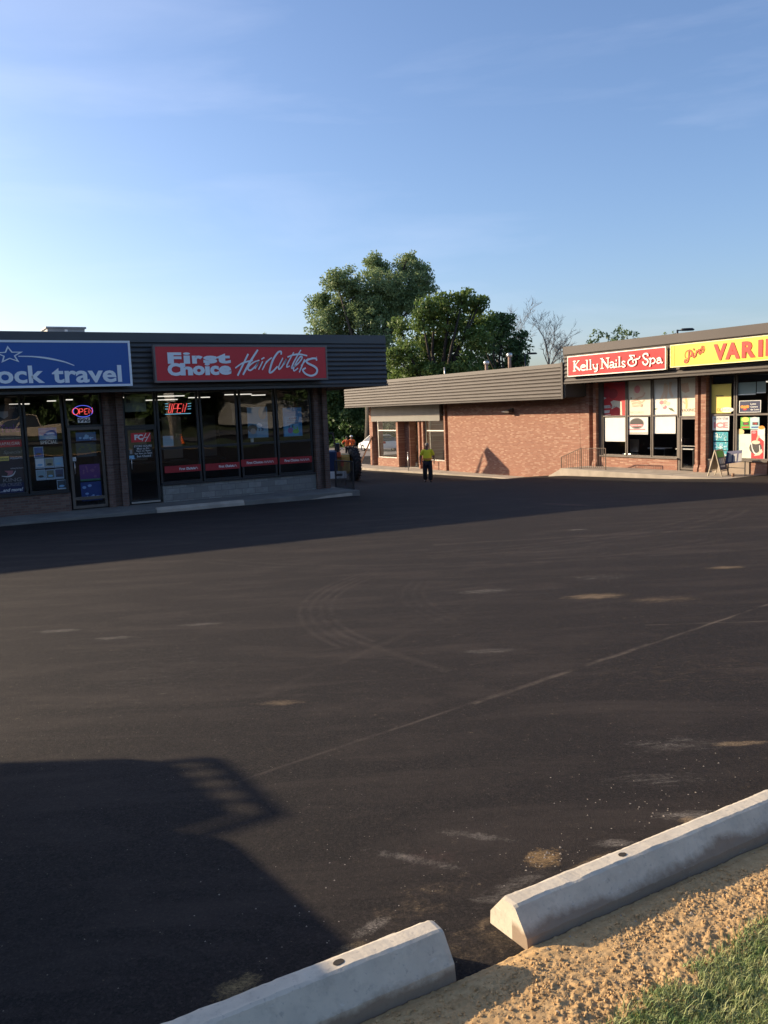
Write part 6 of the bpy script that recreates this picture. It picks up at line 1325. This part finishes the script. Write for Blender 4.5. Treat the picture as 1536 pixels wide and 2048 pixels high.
    # trousers
    Pn = {'pelvis': (V(0, 0, .97), .162*s*fat, .13*s*fat)}; PE = []
    for sd, sg in (('L', 1), ('R', -1)):
        Pn['hip'+sd] = g('hip'+sd, 1.2); Pn['kn'+sd] = (J['kn'+sd][0], .09*s*fat, .09*s*fat); Pn['an'+sd] = (J['an'+sd][0]+V(0, 0, .0), .08*s*fat, .085*s*fat); PE += [('pelvis', 'hip'+sd), ('hip'+sd, 'kn'+sd), ('kn'+sd, 'an'+sd)]
    skin_mesh('trousers', Pn, PE, pants, t, None)
    for sd in 'LR':
        skin_mesh('boot', {'a': (J['an'+sd][0]+V(0, 0, .02), .058*s, .058*s), 'h': (Vector((J['an'+sd][0].x, J['an'+sd][0].y, J['to'+sd][0].z+.01)), .055*s, .05*s), 't': (J['to'+sd][0]+V(0, -.02, 0), .052*s, .04*s)}, [('a', 'h'), ('h', 't')], boot or M_black, t, None)
    # face: eyes, nose, ears, mouth on the body's head
    def blob(nm, c, rx, ry, rz, m, n=10, par=None):
        a = MB(); vs = []; fs = []
        for i in range(n+1):
            th = pi*i/n
            for k in range(n): q = 2*pi*k/n; vs.append(V(c[0]+rx*sin(th)*cos(q), c[1]+ry*sin(th)*sin(q), c[2]+rz*cos(th)))
        for i in range(n):
            for k in range(n): fs.append((i*n+k, i*n+(k+1) % n, (i+1)*n+(k+1) % n, (i+1)*n+k))
        a.faces(vs, fs, m, True); o = a.build(nm); o.parent = t; return o
    a = MB()
    for e in (-.03, .03): blob('eye', (e, -.097, 1.64), .011, .008, .008, M_black, 8)
    blob('nose', (0, -.108, 1.615), .013, .02, .022, M_skin, 8); blob('mouth', (0, -.093, 1.575), .024, .01, .007, M_pinkm, 8)
    for e in (-.084, .084): blob('ear', (e, .0, 1.63), .012, .02, .03, M_skin, 8)
    if hat: blob('hard_hat', (0, .01, 1.70), .115, .135, .085, hat, 14); blob('hat_brim', (0, -.03, 1.69), .12, .165, .012, hat, 14)
    else: blob('hair', (0, .03, 1.68), .088, .095, .085, hairm or M_hair, 14)
    if vest:
        for (c0, c1, w_) in vest:
            a = MB(); n = 20; R0 = (.185*s*fat, .16*s*fat)
            ring = lambda h: [V(0, 0, 0)+Vector((R0[0]*1.03*cos(2*pi*k/n), -.015*s+R0[1]*1.06*sin(2*pi*k/n), h*s)) for k in range(n)]
            A, B_ = ring(c0), ring(c1); a.faces(A+B_, [(i, (i+1) % n, n+(i+1) % n, n+i) for i in range(n)], w_, True); o = a.build('reflective_band'); o.parent = t
    return t
M_pinkm = mat('lip', (.3, .1, .08), .5)
M_hiy = noisy('hi_vis_yellow', (.95, .80, .02), (.97, .84, .05), 9, .75, bumps=.4, bscale=14, bdist=.02); M_hio = mat('hi_vis_orange', (.85, .18, .03), .7); M_refl = mat('vest_orange_band', (.85, .32, .06), .6); M_pants = noisy('black_work_trousers', (.014, .015, .02), (.03, .03, .036), 10, .85)
M_or2 = noisy('orange_work_shirt', (.80, .14, .02), (.70, .10, .02), 8, .8)
toCam = lambda p: atan2(p.x, -p.y) # figure's face points to local -y
wp = onZ(856, 965, -3.42); yw = atan2(-wp.y, -wp.x)+pi/2
walk_pose = {'L': dict(el=(.31, .06, 1.15), wr=(.30, .02, .90), hd=(.295, -.01, .83), kn=(.125, -.10, .50), an=(.125, -.02, .08), to=(.14, -.15, .04)), 'R': dict(el=(-.31, .03, 1.15), wr=(-.33, -.08, .92), hd=(-.33, -.11, .86), kn=(-.12, -.02, .49), an=(-.115, .12, .10), to=(-.125, 0.0, .045))}
person('walking worker in yellow safety shirt and black trousers crossing the asphalt', wp.x, wp.y, gz(wp.x, wp.y), yw, 1.78, walk_pose, M_hiy, M_pants, fat=1.22, vest=[(1.02, 1.09, M_refl)], hairm=mat('grey_hair', (.2, .18, .16), .7))
hips = {'L': dict(el=(.40, .10, 1.20), wr=(.22, -.02, 1.02), hd=(.17, -.03, .99), kn=(.11, -.01, .50), an=(.12, .02, .08), to=(.13, -.11, .04)), 'R': dict(el=(-.40, .10, 1.20), wr=(-.22, -.02, 1.02), hd=(-.17, -.03, .99), kn=(-.11, -.01, .50), an=(-.12, .02, .08), to=(-.13, -.11, .04))}
hang = {'L': dict(el=(.27, .02, 1.14), wr=(.28, -.04, .88), hd=(.28, -.06, .81), kn=(.10, -.01, .50), an=(.11, .02, .08), to=(.12, -.11, .04)), 'R': dict(el=(-.27, .02, 1.14), wr=(-.28, -.04, .88), hd=(-.28, -.06, .81), kn=(-.10, -.01, .50), an=(-.10, .02, .08), to=(-.11, -.11, .04))}
for px_, lb, ps, sh, ht, dy in ((695, 'worker in orange shirt with hands on hips beyond the loader', hips, M_or2, None, 0), (704, 'worker in orange safety shirt and white hard hat beyond the loader', hang, M_hio, M_wht, .6)):
    q = at(px_, 905, 66+dy); person(lb, q.x, q.y, gz(q.x, q.y), atan2(-q.y, -q.x)+pi/2+pi*.9, 1.78, ps, sh, M_pants, vest=[(1.05, 1.11, M_refl)], hat=ht)

# ================================================================== what the shop windows mirror
tree('street_tree', 'dark tree across the street, mirrored in the hair salon glass', (24, -33, gz(24, -33)), [((24, -33, 5), 3.2), ((26, -33, 7), 2.6), ((21.5, -34, 6.5), 2.6), ((23, -32, 3.2), 2.4), ((25, -35, 8.5), 2.2)], M_lf3, M_barkD, .45, .3, .35, 31, group='trees across the street', clump=1.6)
tree('street_tree', 'dark tree further along the street, mirrored at the salon corner', (38, -34, gz(38, -34)), [((38, -34, 5), 3.2), ((40.5, -33, 6.5), 2.6), ((35.5, -35, 6.5), 2.8), ((37, -33, 8.5), 2.4), ((37, -34, 3), 2.6)], M_lf3, M_barkD, .45, .3, .35, 32, group='trees across the street', clump=1.6)
tree('street_tree', 'dark tree near the beige pickup across the street', (10, -36, gz(10, -36)), [((10, -36, 5), 3.4), ((7, -36, 6.5), 3.0), ((13, -37, 6.5), 3.0), ((10, -36, 8.5), 2.6), ((5, -35, 4), 3), ((15, -36, 3.4), 2.8)], M_lf3, M_barkD, .45, .3, .35, 33, group='trees across the street', clump=1.7)
tree('street_tree', 'dark tree across the street opposite the travel shop', (-4, -34, gz(-4, -34)), [((-4, -34, 5), 3.4), ((-7, -34, 6.5), 3.0), ((-1, -34, 6.5), 3.0), ((-3, -36, 8.5), 2.6)], M_lf3, M_barkD, .45, .3, .35, 34, group='trees across the street', clump=1.7)
for k, (x, y, lb) in enumerate([(1, -38, 'leftmost'), (17, -38, 'second'), (31, -40, 'third'), (45, -38, 'fourth'), (57, -36, 'rightmost')]):
    tree('hedge_tree', lb+' broad dark hedge tree in the row across the street', (x, y-3, gz(x, y)), [((x-3, y-3, 1.5), 3.4), ((x+3, y-3, 1.5), 3.4), ((x, y-3, 5), 3.6), ((x-5, y-3, 5), 3), ((x+5, y-3, 4.6), 3.2), ((x, y-3, 8), 2.6)], M_lf3, M_barkD, .5, .34, .35, 50+k, group='hedge trees across the street', clump=1.9)
tree('street_tree', 'dark tree in front of the pale house across the street', (34.5, -28, gz(34, -28)), [((34.5, -28, 3.2), 2.2), ((35.5, -28, 5), 2.2), ((33, -28, 5), 2.0)], M_lf3, M_barkD, .6, .22, .22, 66, group='trees across the street', clump=1.1)
H = empty('house', (35, -34, -1), 'pale house across the street mirrored in the salon glass', 'house')
M_sid = noisy('pale_siding', (.34, .34, .34), (.28, .28, .28), 1, .8, sc3=(1, 1, 8))
mb = MB(); mb.box(29.5, 41, -36, -32, -1.2, 1.7, M_sid); mb.build('wall', H)
mb = MB(); mb.prism([(-37, 1.7), (-31, 1.7), (-34, 2.7)], lambda p, q, s: Vector((s, p, q)), 29, 41.5, M_cap); mb.build('roof', H)
for xx in (30.5, 33.2, 36.5, 39): mb = MB(); mb.box(xx, xx+1.2, -31.99, -31.95, 0.1, 0.9, M_carglass); mb.build('window', H)
t = empty('utility_pole', (17.5, -11.5, gz(17, -11)), 'wooden utility pole with a small sign mirrored in the salon glass', 'pole')
mb = MB(); mb.tube([(17.5, -11.5, gz(17, -11)), (17.5, -11.5, 7)], [.16, .12], noisy('pole_wood', (.4, .34, .27), (.3, .25, .2), 3, .9), 10); mb.build('pole', t)
mb = MB(); mb.box(17.15, 17.85, -11.36, -11.33, 1.1, 2.0, M_white); mb.build('sign_plate', t)
def cone(x, y, lb):
    g = gz(x, y)+.03; t = empty('traffic_cone', (x, y, g), lb, 'traffic cone', 'traffic cones on the verge'); n = 18
    a = MB(); a.tube([(x, y, g+.03), (x, y, g+.7)], [.15, .03], mat('cone_orange', (.85, .15, .02), .6), n); a.build('cone_body', t); a = MB(); a.box(x-.19, x+.19, y-.19, y+.19, g, g+.03, M_black); a.build('base', t)
    a = MB(); a.tube([(x, y, g+.33), (x, y, g+.48)], [.092, .066], M_wht, n, cap=False); a.build('white_band', t)
cone(10.6, -1.6, 'orange traffic cone on the lawn mirrored in the first hair salon pane'); cone(15.4, -2.2, 'orange traffic cone on the lawn mirrored in the last hair salon pane')
